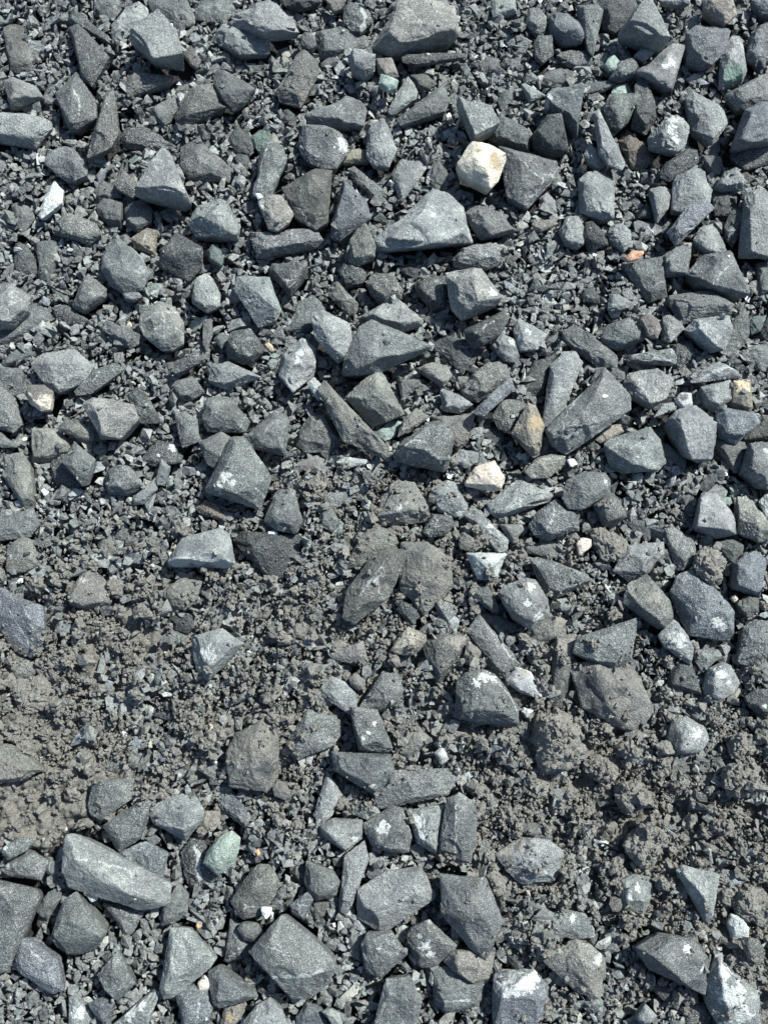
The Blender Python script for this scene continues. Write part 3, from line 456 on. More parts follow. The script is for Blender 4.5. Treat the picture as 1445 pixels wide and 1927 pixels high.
M;1;700,1250 750,1190 830,1220 830,1300 760,1310;770,1250;small crumbly brown soil clod
r;1;1324,700 1384,650 1464,680 1534,770 1534,800 1464,790 1364,750;1440,710;warm brown oblong stone;;warm brown oblong stone
T 350,760
g;1;100,50 150,-40 300,-40 430,120 400,190 260,200 150,185;200,80 330,60;grey domed stone with shaded right slope
g;1;400,230 620,40 700,100 690,270 670,350 600,350 460,300;640,120 600,270;grey stone coming to a point at the top
g;1;95,270 150,220 240,190 320,240 300,380 200,440 140,400;200,260 240,360;grey broad stone tucked against a white-spotted slab
g;2;310,230 390,230 500,370 580,490 570,560 510,650 500,710l 430,700l 240,650l 140,590l 200,450 250,330;340,280 490,530 200,560 420,640 300,470;very large slab spotted with whitish lichen-like crust;w:270,500,50 w:220,560,35 w:330,550,30 v:470,560 520,620;white-spotted slab
g;1;535,800 620,570 740,590 790,800 750,880 620,860;650,690 720,800;grey trapezoid stone standing over a dark slab;;grey trapezoid stone
q;1;555,870 600,860 625,880 600,895 560,890;590,878;tiny white pebble
p;2;-105,1070 -20,920 100,860 220,850 290,900 325,990 320,1070 270,1110l 60,1120l -90,1100l;190,980 290,1060 -60,1050;big pale dusty stone with a whitish lower rim;v3:-90,1070 100,1060 200,1075 300,1085 v:260,900 190,1000 200,1060;pale white-rimmed stone
d;0;310,920 370,870 540,870 770,900 760,1000 680,1030 650,1180 560,1170 520,1060 400,1010;540,960;broad dark slab at the edge of the soil
a;0;730,410 890,350 1020,420 960,490 830,470;890,400;grey low mound-like stone ringed by soil crumbs
w;1;1025,400 1050,355 1230,380 1220,410 1120,430;1130,385;white-faced low chip among crumbs
b;0;720,250 770,150 850,80 950,70 1060,260 1000,320 820,330;850,150 960,180;dark brown stone under a caked slab
m;2;925,-60 960,-130 1090,-60 1160,60 1260,200 1350,280 1330,350 1200,310 1070,240 980,110;1010,-40 1150,150;long mud-caked slab sloping down to the right;;mud-caked slab
a;1;1095,-45 1220,-170 1290,-228 1350,-190 1430,-60 1475,60 1400,100l 1260,150l 1180,90;1290,-130 1200,-50 1380,-40;brown peaked stone with soil dust;;brown peaked stone
n;0;1284,200 1394,110 1469,125 1414,230 1354,250;1370,160;greenish white waxy chip
g;0;900,620 1080,560 1170,600 1100,680 980,720 920,700;1030,630;flat grey stone sunk in crumbs
g;1;905,760 1000,700 1040,800 1000,880 930,840;970,780;grey smooth pebble with a sharp end
m;1;1110,1050 1180,900 1290,830 1400,860 1440,950 1400,1000 1240,1040 1170,1130;1270,900;lumpy stone plastered with soil
b;2;1075,1445 1100,1270 1180,1130 1260,1050 1360,1000 1500,1010 1440,1210 1380,1310 1230,1440l 1150,1490l;1200,1200 1400,1050 1180,1400;large dark slanted slab leaning on a coated one;v:1370,1040 1280,1180 1180,1300;large slanted dark slab
T 700,760
g;2;135,330 250,190 380,110 420,100 520,150 545,240 510,420l 480,455l 400,430l 170,380l;270,260 520,225;big stone with a lit roof and dark front face;v:150,325 270,260 400,240 530,215;roof-shaped stone
m;1;170,230 210,110 300,30 390,90 250,190;260,110;soil-crusted shoulder stone
m;0;400,90 520,60 690,80 640,270 570,300 540,210 500,130;600,130;stone with soil stuck to its face
b;1;820,80 880,-20 1000,-40 1050,0 985,70 975,150 940,190 860,170;880,40 960,60;brownish stone with a ragged lit face
d;0;725,240 800,150 890,180 900,250 830,290;810,210;black stone deep in a gap
y;2;950,200 1060,0 1110,20 1165,150 1140,350l 1100,365l 1000,270l;1050,150 1110,330 1070,60;spike of ochre-faced stone with a dark left flank;o:1110,120,60 k:1010,220,60;ochre spike
a;1;1035,460 1120,370 1220,340 1310,360 1280,430 1200,500 1080,505;1130,420 1250,380;tan-grey lemon-shaped stone with fine grain;v:1060,430 1160,380 1280,370;lemon-shaped stone
q;1;1320,380 1370,370 1400,410 1350,430;1360,400;small white quartz lump
c;2;630,540 700,430 830,390 900,500 880,570 840,590l 640,560l;710,460 800,420 820,550;cream-white wedge with a shaded lower edge;;cream-white wedge
p;1;530,370 600,310 720,330 720,390 640,440 560,400;630,360;grey stone partly covered with crumbs
p;1;795,680 870,590 990,515 1220,630 1200,660l 960,770l 870,780l 820,740;1160,650 890,740 960,560;broad mottled flat slab;v:880,640 1000,600;mottled flat slab
p;1;400,580 510,520 560,530 650,690 640,750 570,770 450,730;450,610 620,690;bluish pale tile-like stone;w:600,740,25;bluish tile-like stone
m;1;10,770 60,620 170,520 290,540 380,680 410,760 340,800l 80,820l;140,740 260,640 330,740;boulder smeared with soil and a whitish crust;w:180,700,35 w:230,680,20;smeared boulder
d;1;340,870 410,750 540,760 560,830 500,890 390,910;450,800;black stone wedged in the soil
p;1;640,770 700,710 790,780 920,920 910,980 840,1000 700,870;750,800 860,920;pale diagonal stone with fine parallel bands;v:720,730 800,810 900,930 v:740,800 880,960 o:670,800,18 w:800,830,25;parallel-banded stone
a;1;865,820 1020,820 1030,860 960,950 920,900;950,850;small grey wedge pointing downward
m;0;930,940 980,920 1070,1040 1050,1065 960,1020;1000,990;small soil-brushed finger of stone
m;1;590,930 620,860 700,900 750,960 680,1010 600,980;660,930;small stone hidden under soil
g;1;1060,830 1130,720 1260,640 1400,720 1400,850 1200,930l 1100,890;1210,760 1300,820;dark stone with a wandering pale seam;v:1240,700 1220,780 1170,860
g;2;1290,640 1325,520 1445,460 1575,475 1625,540 1615,600 1505,670 1415,720 1335,710;1400,540 1540,520;bean-shaped dark stone with frosted right end;w:1590,530,20;bean-shaped stone
w;2;640,1015 750,1000 905,1020 870,1120 860,1190l 720,1190l 690,1090;720,1040 870,1040 780,1110;white-topped stone with a dark lower half;k:790,1150,55;white-topped stone
m;1;180,1180 200,950 370,950 520,1050 540,1230 400,1400 350,1430 190,1250;300,1100 430,1150;big flat slab coated in pale dried soil;;big coated slab
g;0;1030,970 1100,940 1290,1000 1300,1060 1180,1040 1070,1020;1160,1000;thin grey slab end
g;1;1085,1060 1130,1040 1260,1060 1445,1160 1460,1200 1360,1280l 1240,1320l 1170,1280l 1180,1150;1230,1120 1330,1250;grey stone with a diagonal lit edge
c;1;1385,940 1425,905 1495,920 1495,970 1405,1040;1450,950;small stone split in grey and cream;;grey and cream split stone
g;1;660,1240 790,1240 860,1380 820,1420 680,1310;770,1310;grey pointed flake in the soil
T 1045,760
g;2;-50,170 60,60 200,-110 330,-230 420,-140 490,-40 500,40 410,120 240,260 150,320l 70,345l -20,260l;250,-20 100,150 20,220;very broad slab with long slanting grain;v:200,-100 100,30 40,200 v:350,150 250,200;very broad slanting slab
p;1;330,280 350,240 500,190 640,160 710,240 680,360 750,400 700,450 600,440l 450,470l 370,420l;510,310 550,430 640,200;big block with dark left face and pale right;v:510,310 620,240;two-faced big block
p;1;760,130 830,50 950,20 1090,130 1090,280 1060,370 960,390l 870,350l 790,230l;840,90 930,380 1060,150;large pale coffin-shaped block;;pale coffin-shaped block
g;0;710,270 760,270 890,380 870,440 800,410 700,350;800,340;small grey slat beside a big block
p;1;665,95 720,0 800,-10 820,40;750,40;small pale shard with a straight edge
k;0;240,250 350,150 440,140 460,190 330,240 300,280;360,190;tan flake behind a grey block
u;1;1095,60 1150,30 1380,70 1395,120 1290,220 1220,280l 1110,230l;1240,180 1200,60;bluish stone with a V-shaped shaded face
b;0;1280,240 1390,140 1400,80 1500,80 1500,240 1350,260;1430,170;dark reddish brown stone at the right edge
g;0;1085,290 1100,240 1280,260 1310,380 1220,470 1150,400;1200,350;grey stone with a chipped lower corner
g;1;1265,460 1320,270 1445,255 1500,260 1500,580 1400,570 1310,500;1350,330 1400,500;large grey slab cut off by the right border;w:1430,320,25
b;1;260,690 300,640 400,600 480,760 460,790l 330,840l 290,790l;370,650 410,780;brown barrel-like block;;brown barrel-like block
p;1;935,840l 970,690 1000,600 1100,620 1210,760 1215,880l 1090,915l 950,860l;985,640 960,830 1190,860;pale keystone-shaped slab;;keystone-shaped slab
a;1;1240,860l 1240,640 1340,630 1445,820 1500,900 1380,945l 1260,890l;1250,740 1300,740 1400,820;stone with a creamy grey lit top and dark front;;creamy-topped stone
w;0;1380,660 1445,590 1500,590 1500,780 1430,770;1450,680;glassy white stone at the right border;;glassy white stone
d;0;960,570 1050,460 1100,450 1100,550 1010,600;1060,510;small dark wedge standing in gravel
g;0;475,800 540,750 620,770 690,860 640,930 560,910;580,830;smooth grey leaf-like stone
M;1;240,850 330,840 430,880 500,970 440,1060 340,1070 270,980;370,950;brown crumbly clod stuck between stones
p;1;400,1130 490,970 650,930 730,940 730,1020 620,1160l 500,1200l;690,990 600,1130 520,1000;pale stone with a rounded lit shoulder;;pale shouldered stone
g;1;735,850 800,830 940,930 960,1040 920,1120 820,1145 790,1000;850,950 860,1080;dark grey curved tusk-like slab;;tusk-like slab
M;2;945,1100 960,1010 1060,960 1180,1070 1130,1220 1020,1200 950,1150;1060,1070;large fibrous brown soil clod;;fibrous soil clod
g;0;1050,940 1200,920 1280,960 1270,1010 1200,1090 1130,1000;1190,970;grey flake beside a fibrous soil clod
u;1;1195,1200l 1210,1080 1340,1005 1430,1060 1430,1150 1380,1310l 1200,1250l;1260,1090 1370,1280;dark bluish stone split by a bright ridge;v:1250,1080 1310,1170 1370,1290
c;1;1190,1320 1220,1295 1245,1330 1215,1355;1215,1325;tiny pale yellow pebble
T 0,1140
u;1;-60,-143 20,-123 110,-60 220,-43 290,7 320,150 300,280 210,345l 100,300l 30,180 -60,60;180,-20 150,120 240,180;large bluish grooved slab tapering downward;v:180,10 230,140 240,300 v:60,30 130,150 170,260;bluish grooved slab
m;0;70,360 140,335 270,380 280,430 200,490 90,500 40,430;160,400;flat brown stone under a film of soil
M;0;60,520 200,490 320,470 400,540 330,680 210,745 120,700 70,600;220,580;large rounded lump of packed soil;;rounded soil lump
m;1;-60,930 100,950 190,1040 290,1110 150,1190 0,1210 -60,1200;120,1080;large soil-coated slab pointing right;;coated slab at the left border
g;1;605,1360 640,1190 760,1160 880,1180 890,1310 800,1400 700,1450 620,1420;700,1250 800,1200;dark speckled stone with a lit straight top edge;v:660,1165 860,1175;straight-topped stone
g;0;660,1130 760,980 870,1050 850,1150 700,1160;760,1060;grey triangular stone behind a straight-topped one
d;0;1140,100 1180,60 1300,60 1330,150 1270,190 1190,160;1230,110;small dark stone peeping from soil
d;0;1000,670 1150,700 1260,730 1160,780 1040,750;1130,720;dark chip flush with the soil
c;1;1005,930 1030,915 1035,965 1010,970;1020,940;tiny cream pebble lying on soil
T 350,1140
c;1;145,820 165,800 190,825 165,850;168,825;tiny peach-cream pebble lying on soil
p;2;30,220 120,180 240,170 380,260 350,320 240,450 160,495l 90,460l 60,380;200,220 170,420 320,270;pale dusted stone shaped like a cleaver;w:150,330,60;cleaver-shaped pale stone
O;1;345,75 380,75 385,110 360,120;365,95;tiny orange brick-like fragment;;tiny orange fragment
k;1;720,150 760,110 830,130 820,190 780,235 730,200;780,160;small pale brownish stone in crumbs
a;1;965,330 1080,280 1200,240 1240,390 1100,390 1000,360;1100,310;low dusty stone with a soil cap
k;1;1105,500 1150,455 1220,500 1210,570 1160,575 1120,540;1160,510;small rounded pinkish grey stone;;rounded pinkish grey stone
p;1;895,560 960,470 1080,520 1150,600 1160,700 1110,735 1000,680 920,610;1050,570;grey leaf-shaped stone with a bright lower right rim;v:1150,610 1155,700 1110,730;bright-rimmed leaf stone
g;1;1185,680 1250,540 1340,450 1440,460 1480,560 1440,660 1300,700;1330,540;grey stone half hidden by soil crumbs
g;2;1120,700 1300,710 1350,780 1395,960 1360,1000l 1180,985l 1130,870;1180,750 1330,850;boxy dark stone with white flecks;w:1200,900,20 w:1280,800,18 w:1240,860,15;white-flecked boxy stone
g;1;670,940 740,830 830,700 930,760 1080,780 1060,880 1000,950 880,960 760,1050 690,990;840,800 750,960;dark grey slab partly buried in soil;;half-buried dark slab
g;2;1000,1000 1120,980 1380,1020 1400,1130 1330,1190 1290,1280l 1180,1250l 1020,1120;1340,1150 1100,1030;dark grey kite-shaped stone with a pale lower tip;w:1270,1230,25;pale-tipped kite stone
p;1;870,1420 880,1330 960,1140 1060,1290 1000,1410 920,1485;950,1290 1010,1300;pale narrow pyramid-like stone
m;1;580,1250 620,1190 670,1200 720,1290 670,1325 600,1290;650,1250;small soil-flecked stone beside a crusted slab
u;0;170,1230 250,1170 330,1260 420,1400 420,1520 330,1460 240,1380;260,1280;dark bluish slanting stone in a gap
g;0;110,1060 140,1020 270,1070 260,1130 190,1130;190,1080;small grey edge of stone under soil
m;1;270,1000 350,870 440,800 560,760 620,820 610,980 620,1180 560,1260 400,1250 290,1230 270,1130;450,900 560,1000 400,1130;big slab crusted with lumpy soil;k:540,1120,60;crusted slab
T 700,1140
y;2;125,300 190,200 240,140 360,200 370,240 290,335 180,330;240,190 290,270;olive-tan nugget with a lit facet;;olive-tan nugget
b;1;345,290 380,230 460,190 560,185 650,210 690,280 600,380 490,520 440,555l 400,420l;485,205 500,330;dark stone with a sharp vertical ridge and soil on its crown;m:590,240,60;sharp-ridged dark stone
g;1;400,-50 560,-20 580,30 530,150 470,80;500,20;grey stone stub in soil
d;1;165,30 200,-40 300,-10 320,60 280,130;250,40;black stone stub in soil
g;0;720,60 750,35 860,60 980,130 975,180 900,190 820,150;850,100;grey oval flake tilted to the right
g;1;650,180 740,80 900,200 1000,380 910,500l 830,450l 720,260;800,190 900,370;long dark grey prism with a lit strip;v:740,90 860,230 960,370;lit-strip prism
p;2;860,-80 900,-133 1040,-183 1110,-173 1190,-40 1200,60 1170,100 1075,155l 960,90l;1050,-100 1100,80;bluish white stone with white tips;w:1080,-120,40 w:1140,80,40 w:1050,-20,30;white-tipped bluish stone
b;0;1010,190 1150,110 1230,20 1320,100 1320,200 1210,260 1080,240;1200,150;dark stone with soil trailing over its right side;m:1280,100,60
b;1;1180,500 1200,350 1250,230 1370,220 1390,400 1330,450 1280,690l 1200,640l;1300,290 1270,600;tall dark blade of stone topped with soil;m:1320,280,80;soil-topped dark blade
g;2;555,760 590,520 640,460 750,440 830,470 930,560 1020,690 1000,790 930,820l 800,800l 600,780l;700,700 760,520 900,720;large dark stone with a snow-white upper corner;w:770,480,45 w:830,500,30 w:710,525,30 v:850,500 950,620 1000,720 v:730,560 680,700 670,780;snow-cornered stone
w;1;905,510 980,415 1080,450 1190,650 1100,600 1000,590;1020,500;crumbly white stone wedged behind a dark one;m:1030,460,40;crumbly white stone
w;1;1010,720 1030,690 1100,710 1050,770;1050,730;small white chip between dark stone and soil
g;0;970,800 1090,780 1100,980 1040,970 990,930;1040,870;grey stone stub against a soil mass
M;1;1080,870 1120,720 1300,700 1445,780 1480,1000 1380,1100 1250,1170 1130,1150 1080,1030;1200,800 1350,900 1200,1000;largest lumpy mass of soil and stone;;largest soil mass
a;1;190,1000 230,880 320,830 400,915 340,980 260,1030l 200,1020l;300,910 330,940;pale beige-grey wedge;;beige-grey wedge
w;1;420,1000 480,950 520,1040 470,1090;470,1010;small chip with a white face among crumbs
g;1;40,1310 90,1180 150,1130 330,1110 500,1115 545,1180 490,1290 330,1360l 190,1380l 60,1370l;210,1200 350,1290 450,1150;wide dark grey loaf-shaped stone with sparkles;;wide sparkling loaf
T 1045,1140
g;2;130,320 150,220 400,100 550,90 560,190 500,350 400,440l 150,330l;380,400 470,300 250,250;dark grey slab with a deep shadow under its edge;;overhanging dark slab
m;1;100,430 160,390 270,405 390,470 460,380 530,420 580,530 660,700 600,800 500,840 330,800 200,700 170,600;270,430 350,680 500,550;large stone half dark and half plastered with soil;k:240,500,90 k:320,610,90 k:430,560,50;half-plastered stone
b;2;465,-20 500,-150 620,-203 700,-150 790,-20 790,90 740,160l 690,150l 540,50l;600,-120 720,20;hooded stone with a lit sandy rim;m:680,-60,50;hooded sandy-rimmed stone
u;1;790,-90 830,-190 930,-243 990,-140 1090,-110 1200,30 1200,180 1170,240l 1020,220l 900,190 820,60;970,-110 1000,80 1150,60;large bluish black stone with a glassy whitish lower right;w:1100,110,45 w:1150,140,35 w:860,40,15;glassy bluish black stone
b;1;1230,-20 1310,-80 1380,-50 1380,40 1310,80 1250,40;1310,0;small purplish grey stone at the right
p;2;695,200 780,190 800,100 880,150 940,270 910,400l 830,360l 740,280;850,170 870,320;cream-dusted pale stone narrowing downward;w:850,240,50;cream-dusted stone
q;1;745,380 780,335 810,350 790,385 755,405;780,368;small milky white pebble;;milky white pebble
d;1;760,540 800,400 850,360 920,390 980,500 990,600l 950,600l 860,570l;900,440 840,520;black stone under a cream-dusted one
p;1;940,300 1100,300 1135,340 1040,430 1000,450 950,380;1020,340 1080,330;greenish grey stone with a bright facet
g;1;1245,380 1280,150 1350,100 1445,110 1460,200 1430,340 1310,405l;1370,140 1360,260;grey stone with a dark arched face;;arch-faced stone
p;1;1005,560 1040,430 1130,385 1190,410 1250,530 1200,600 1110,640 1020,600;1110,470 1180,500;whitish frosted stone rimmed by soil crumbs;w:1120,460,45 w:1180,520,25 m:1040,560,35 m:1200,580,25;whitish frosted stone
d;1;1290,620 1350,570 1445,570 1500,600 1500,760 1380,740 1320,690;1400,640;dark stone at the right border with a white fleck;w:1415,680,20
p;1;755,900 800,780 900,750 1040,850 1050,890 1000,980 940,1010l 790,1010l;860,870 860,990 940,800;stone half black and half bright grey in the soil;k:810,900,55 w:960,880,50;half-black half-bright stone
M;2;1130,1190 1170,1110 1280,1070 1390,1080 1410,1180 1350,1300 1220,1320 1150,1260;1280,1160;ball-like soil clod casting a dark hollow;;ball-like clod
M;1;390,1300 420,1220 540,1190 650,1260 640,1370 560,1430 450,1400;520,1290;smooth-topped soil clod
M;1;180,1060 300,1010 440,1120 440,1190 350,1210 220,1150;320,1100;smeared soil clod with a flat face
M;1;1190,1000 1210,880 1340,860 1370,1000 1260,1080;1280,950;cluster-like whitish soil clod
T 0,1527
g;1;0,260 130,180 250,190 180,270 60,335 30,310;100,230;grey blade-like stone with a white tip;w:35,245,22
g;0;20,410 60,340 190,260 330,340 280,470 180,460 60,440;170,350;dark grey stone with a pale left corner;w:50,380,20
g;0;290,380 330,330 420,350 430,420 350,445;360,385;small grey stone with a pale line;v:335,330 340,430
p;2;455,240 470,170 530,165 700,240 820,310 1000,440 1150,490 1155,560 1130,630 960,660l 700,600l 480,510l 440,420 445,350;520,330 1000,590 700,480;very long pale wedge-shaped slab with lengthwise grain;v:480,320 700,350 900,440;long pale wedge slab
g;1;710,95 780,40 960,-80 1020,-110 1050,-60 1000,60 950,180 810,265l 750,200;860,60 960,0;dark bluish stone with a rounded left end
p;1;1025,30 1040,-40 1110,-90 1230,-118 1330,-90 1380,0 1370,60 1260,195l 1140,130l 1050,80;1150,0 1290,0 1250,120;pale stone shaped like a guitar pick;;guitar-pick stone
u;1;820,285 990,210 1140,290 1130,370 1100,455l 1060,460l 900,370l;1000,260 1080,350;dark blue-grey stone with a pale chamfered rim;v:830,290 920,370 1060,450
g;1;-60,470 100,480 240,540 265,600 220,700 150,850 110,960 60,1070 -60,1120;60,700 180,600;very large purplish grey slab at the left border;;very large purplish slab
g;1;340,890 370,750 440,610 520,560 650,690 715,820 660,920l 500,975l 370,940l;480,740 690,850 420,760;grey pyramid-topped stone with a brownish base;;pyramid-topped stone
g;0;245,670 330,550 430,510 410,600 320,750;330,640;small grey streaky stone
u;1;115,1020 150,870 200,870 330,940 390,1020 430,1210 350,1230 230,1170 130,1090;240,960 340,1120;tooth-shaped bluish stone;v:200,900 260,1000 300,1010;tooth-shaped stone
g;0;700,620 900,650 980,690 900,830 860,850 780,740;860,700;grey arrowhead stone beneath a long wedge slab
g;1;665,1110 700,1050 800,950 880,1110 920,1170 810,1285l 720,1220l;800,1100 740,1130;dark grey stone shaped like a spinning top;;spinning-top stone
g;1;1080,710 1130,600 1210,490 1280,570 1270,690 1180,760 1100,770;1190,620;grey upright stone with a domed crown
p;1;1095,1200 1110,1050 1160,800 1290,810 1445,970 1470,1010 1330,1160 1220,1240 1120,1265;1200,900 1380,1000 1150,1180;large pale stone with fanning grain lines;v:1180,860 1280,950 1420,1000 v:1160,1000 1230,1150;fan-grained stone
u;1;600,1310 690,1270 775,1300 760,1400 700,1460 640,1400;690,1330;smooth bluish three-cornered stone
p;0;470,1240 520,1230 640,1400 640,1480 470,1480 460,1300;540,1380;stone with a whitish mottled face at the bottom border;w:540,1370,50
p;1;740,1480 900,1300 1030,1230 1070,1250 1030,1400 980,1500 760,1500;930,1350;stone streaked with white patches at the bottom border;w:880,1370,50 w:960,1310,35 v:1000,1260 850,1430;white-streaked bottom stone
u;1;1190,1370 1200,1230 1300,1190 1410,1230 1440,1330 1410,1470 1230,1480;1290,1270 1370,1400;bluish broad stone at the bottom border;v:1360,1230 1350,1400
q;1;580,570 600,548 670,570 660,610 620,620;625,585;smooth lilac-white pebble;;lilac-white pebble
T 350,1527
d;0;-30,280 30,190 120,200 180,350 235,450 150,520 50,580 10,560 -20,420;60,300 100,450;dark stone with a curling pale stripe beneath a green one;v2:60,250 90,300 75,380 100,460
N;2;115,360 150,260 250,160 310,135 365,180 360,250 330,350 230,430 160,410;240,250 300,220;mint-green speckled oval stone;;mint-green oval stone
c;1;75,1170 120,1115 155,1130 190,1160 190,1210 140,1230 85,1215;130,1170;round speckled cream pebble;;round cream pebble
k;0;90,100 130,0 230,0 230,90 180,135 100,125;170,60;tan flat-faced stone beside a guitar-pick shape
b;1;305,610 420,440 490,365 570,370 625,460 610,570 520,690 400,730 340,690;460,480 540,430 400,660;large smooth dark brown oval stone;;dark brown oval stone
q;2;505,650 585,655 580,700 540,740 515,700;545,685;bright white angular chip;;bright white chip
O;1;465,270 490,255 515,280 485,310;488,280;tiny orange pebble;;tiny orange pebble
O;1;65,780 80,765 105,780 80,810;84,785;tiny yellow-orange pebble
g;1;350,800 380,760 480,760 525,830 480,890 390,870;430,810;rounded grey stone like a bean
g;0;260,1030 290,850 300,720 370,750 360,870 450,900 430,990l 330,1010l;350,910;grey stone with a thin bright ridge;v:345,870 355,920 430,900 v:355,920 290,1010
g;2;450,960 480,900 580,790 660,725 720,770 870,870 1000,1010 1010,1060 940,1190 830,1250l 720,1250l 620,1190l 510,1080l;560,890 680,1080 590,1140 930,1090;big domed rounded stone crossed by a white seam;v2:565,1145 650,1130 720,1125 820,1115 930,1090 v:490,910 640,930 700,1000;big white-seamed dome
p;1;910,110 990,50 1200,60 1190,190 1080,270l 1000,230l 930,170;1050,110 1160,190;pale speckled stone with a chipped point;w:1150,190,20
g;1;795,480 820,335 1000,410 1045,480 1020,570 880,605l;910,450 1000,480;stone with a black left face and grey right face
u;1;700,640 760,580 850,530 880,580 800,735l 720,690l;780,620;small bluish diamond stone
b;0;865,620 985,615 970,680 910,745 870,700;920,660;small brownish stone with a pale base
p;1;1035,560 1080,320 1200,230 1230,350 1190,540 1090,720 1040,700;1090,430 1130,540;long narrow upright stone with a wavy edge;v:1080,350 1060,560;wavy-edged upright stone
g;0;1100,860 1190,820 1210,870 1180,1020 1120,960;1160,890;narrow dark stone behind a flat-topped one
g;1;145,1090 210,1050 320,1130 470,1210 485,1260 230,1340 180,1310 170,1190;220,1130 380,1240;dark grey wing-shaped stone;;wing-shaped stone
k;0;225,1480 260,1330 410,1290 400,1360 330,1480;320,1370;rusty brown stone at the bottom border;o:300,1400,25;rusty stone at the bottom border
p;1;350,1480 480,1320 570,1270 640,1340 700,1480;530,1370 600,1380;pale hump-like stone at the bottom border
u;0;750,1400 820,1300 920,1340 990,1480 760,1480;860,1380;dark bluish stone at the bottom border
p;1;920,1360 980,1345 1050,1380 1070,1480 1010,1470;1000,1390;light grey chip at the bottom border
T 700,1527
g;1;-60,90 0,30 130,-30 210,-10 260,170 240,270 100,290 20,270 -30,160;130,100 200,200;grey stone with a white blotch ringing a dark spot;w:75,110,45 k:110,190,35 w:45,250,12;white-blotched stone
p;1;240,0 330,-30 500,-40 480,60 440,290l 390,240 300,205 255,110;370,80;stone with a broad white face beside a tall ridged one;w:320,70,50 w:340,160,45;white-faced stone
g;2;445,290 480,60 510,-80 590,-120 680,-60 715,40 680,200 670,340l 540,335l 450,300l;570,-70 565,130 640,100;tall ridged stone with a straight dark crease;v:570,-60 565,180 575,300;tall ridged stone
p;1;-90,540 0,480 90,420 320,390 420,580 330,680 210,760 80,815l -90,740l -100,650;330,410 270,550 -40,700;large pale smooth block with a slanting facet;v:310,420 280,550 100,670 -40,710;large smooth pale block
g;1;-70,900 -30,830 130,815 210,910 235,970 80,1060l 60,1140l -40,1080l;-60,920 200,930 100,850;grey flat-topped stone with a bright edge line;v:-60,925 80,935 200,935;flat-topped edge-lined stone
g;1;10,1480 30,1310 100,1150 260,1130 300,1200 330,1300 290,1480;130,1250 270,1240;dark grey speckled slab at the bottom border;;speckled bottom slab
g;2;470,440 650,430 770,470 850,620 880,750 830,920 760,1000l 700,960l 600,780l 475,690 490,560;700,550 810,800 600,700;large grey stone narrowing to a foot at the bottom;v:770,480 700,530;large foot-shaped stone
g;1;235,860 270,800 390,745 460,790 565,910 540,970 420,1050l 320,1060l 260,960l;310,950 400,860 500,900;cube-like stone with white frosting;w:360,920,40 w:400,980,30 w:320,860,20;white-frosted cube
k;1;480,1030 560,950 700,940 820,990 790,1130 690,1180l 640,1160l 520,1060l;650,1120 620,970;grey-brown stone under a foot-shaped one
g;0;410,1240 420,1090 500,1060 640,1180 760,1160 780,1300 680,1350 500,1375l 430,1310l;560,1290 500,1150;grey rounded stone under a grey-brown one;v:420,1290 560,1290 700,1280
p;1;840,300 900,230 1000,180 1200,200 1290,270 1305,400 1220,500 1110,500 1000,500 930,420;1000,270 1150,380 1230,290;large stone with soil on its left and blue-grey right;m:910,290,70 m:1000,220,60 m:930,370,40 w:1170,420,20;large soil-sided stone
b;1;1000,100 1040,70 1120,80 1130,150 1080,175 1020,150;1070,120;small dark brown stone on the soil
g;1;1090,730 1190,700 1320,670 1445,700 1500,790 1510,850 1360,870l 1250,830l 1110,780;1200,740 1430,760;grey slab scattered with whitish crumbs;w:1360,730,25 m:1180,760,50;crumb-scattered slab
u;1;805,1200 830,1130 1100,1090 1200,1200 1210,1270 1150,1380 1100,1480 830,1480 810,1330;900,1300 1100,1280 1000,1150;bluish stone crowned with white crust;w:1000,1160,90 w:1100,1150,60 w:900,1220,50;white-crusted stone
d;0;890,940 960,920 1090,1040 1130,1090 1000,1100 920,1020;1000,1020;dark stone among whitish crumbs
M;1;790,460 860,400 910,480 910,550 850,580;850,480;small whitish crumbly clod
p;0;1150,1320 1230,1290 1300,1320 1290,1410 1200,1440;1220,1350;small light grey stone by a white-crusted one
T 1045,1527
m;1;-80,1020 0,990 130,865 230,900 350,1020 350,1160 300,1280 160,1240 70,1130;130,950 250,1080;soil-caked stone with pale rim and hollow centre;w:300,1020,35;soil-caked hollow stone
q;2;160,1090 190,1050 250,1070 250,1110 210,1140;205,1090;white pebble resting on a soil-caked stone
q;2;190,1160 215,1145 245,1165 230,1195;216,1168;tiny white pebble just under a bigger white one
M;2;450,230 500,170 620,80 740,130 760,200 700,310 620,390 540,340 470,290;620,200;large pale soil clod with a smooth crown;;large smooth-crowned clod
p;1;425,560 430,480 520,430 640,450 660,540 600,690l 480,690l 440,640;500,500 490,610 590,620;stone frosted with white ridges;w:500,580,25 w:560,520,25 v:500,500 490,620 v:500,590 600,610;frost-ridged stone
p;2;835,420 870,380 960,380 1100,440 1090,600 1060,700 1020,755l 960,700l 920,590;890,430 1070,470 1020,600;pale triangular stone stuck in soil point down;;point-down triangle stone
M;1;1210,640 1240,560 1340,500 1445,560 1500,700 1445,800 1330,780 1250,700;1340,640;broad soil clod at the right border
w;1;1170,760 1190,700 1260,710 1330,820 1290,880 1200,870;1240,790;whitish crusty clump beside a purplish chip
b;2;1270,890 1290,860 1380,870 1430,990 1380,1045 1310,1010;1340,930;purplish grey smooth chip;;purplish smooth chip
p;1;1025,1150 1110,1010 1200,1050 1290,1160 1370,1230 1400,1400 1380,1480 1130,1480 1040,1330;1120,1080 1150,1300 1300,1280;large whitish dusted stone in the bottom right;w:1140,1100,60 w:1200,1250,90 w:1280,1380,70;large whitish dusted stone
p;0;1390,1300 1445,1230 1500,1240 1500,1480 1400,1480;1440,1350;pale stone in the bottom right corner
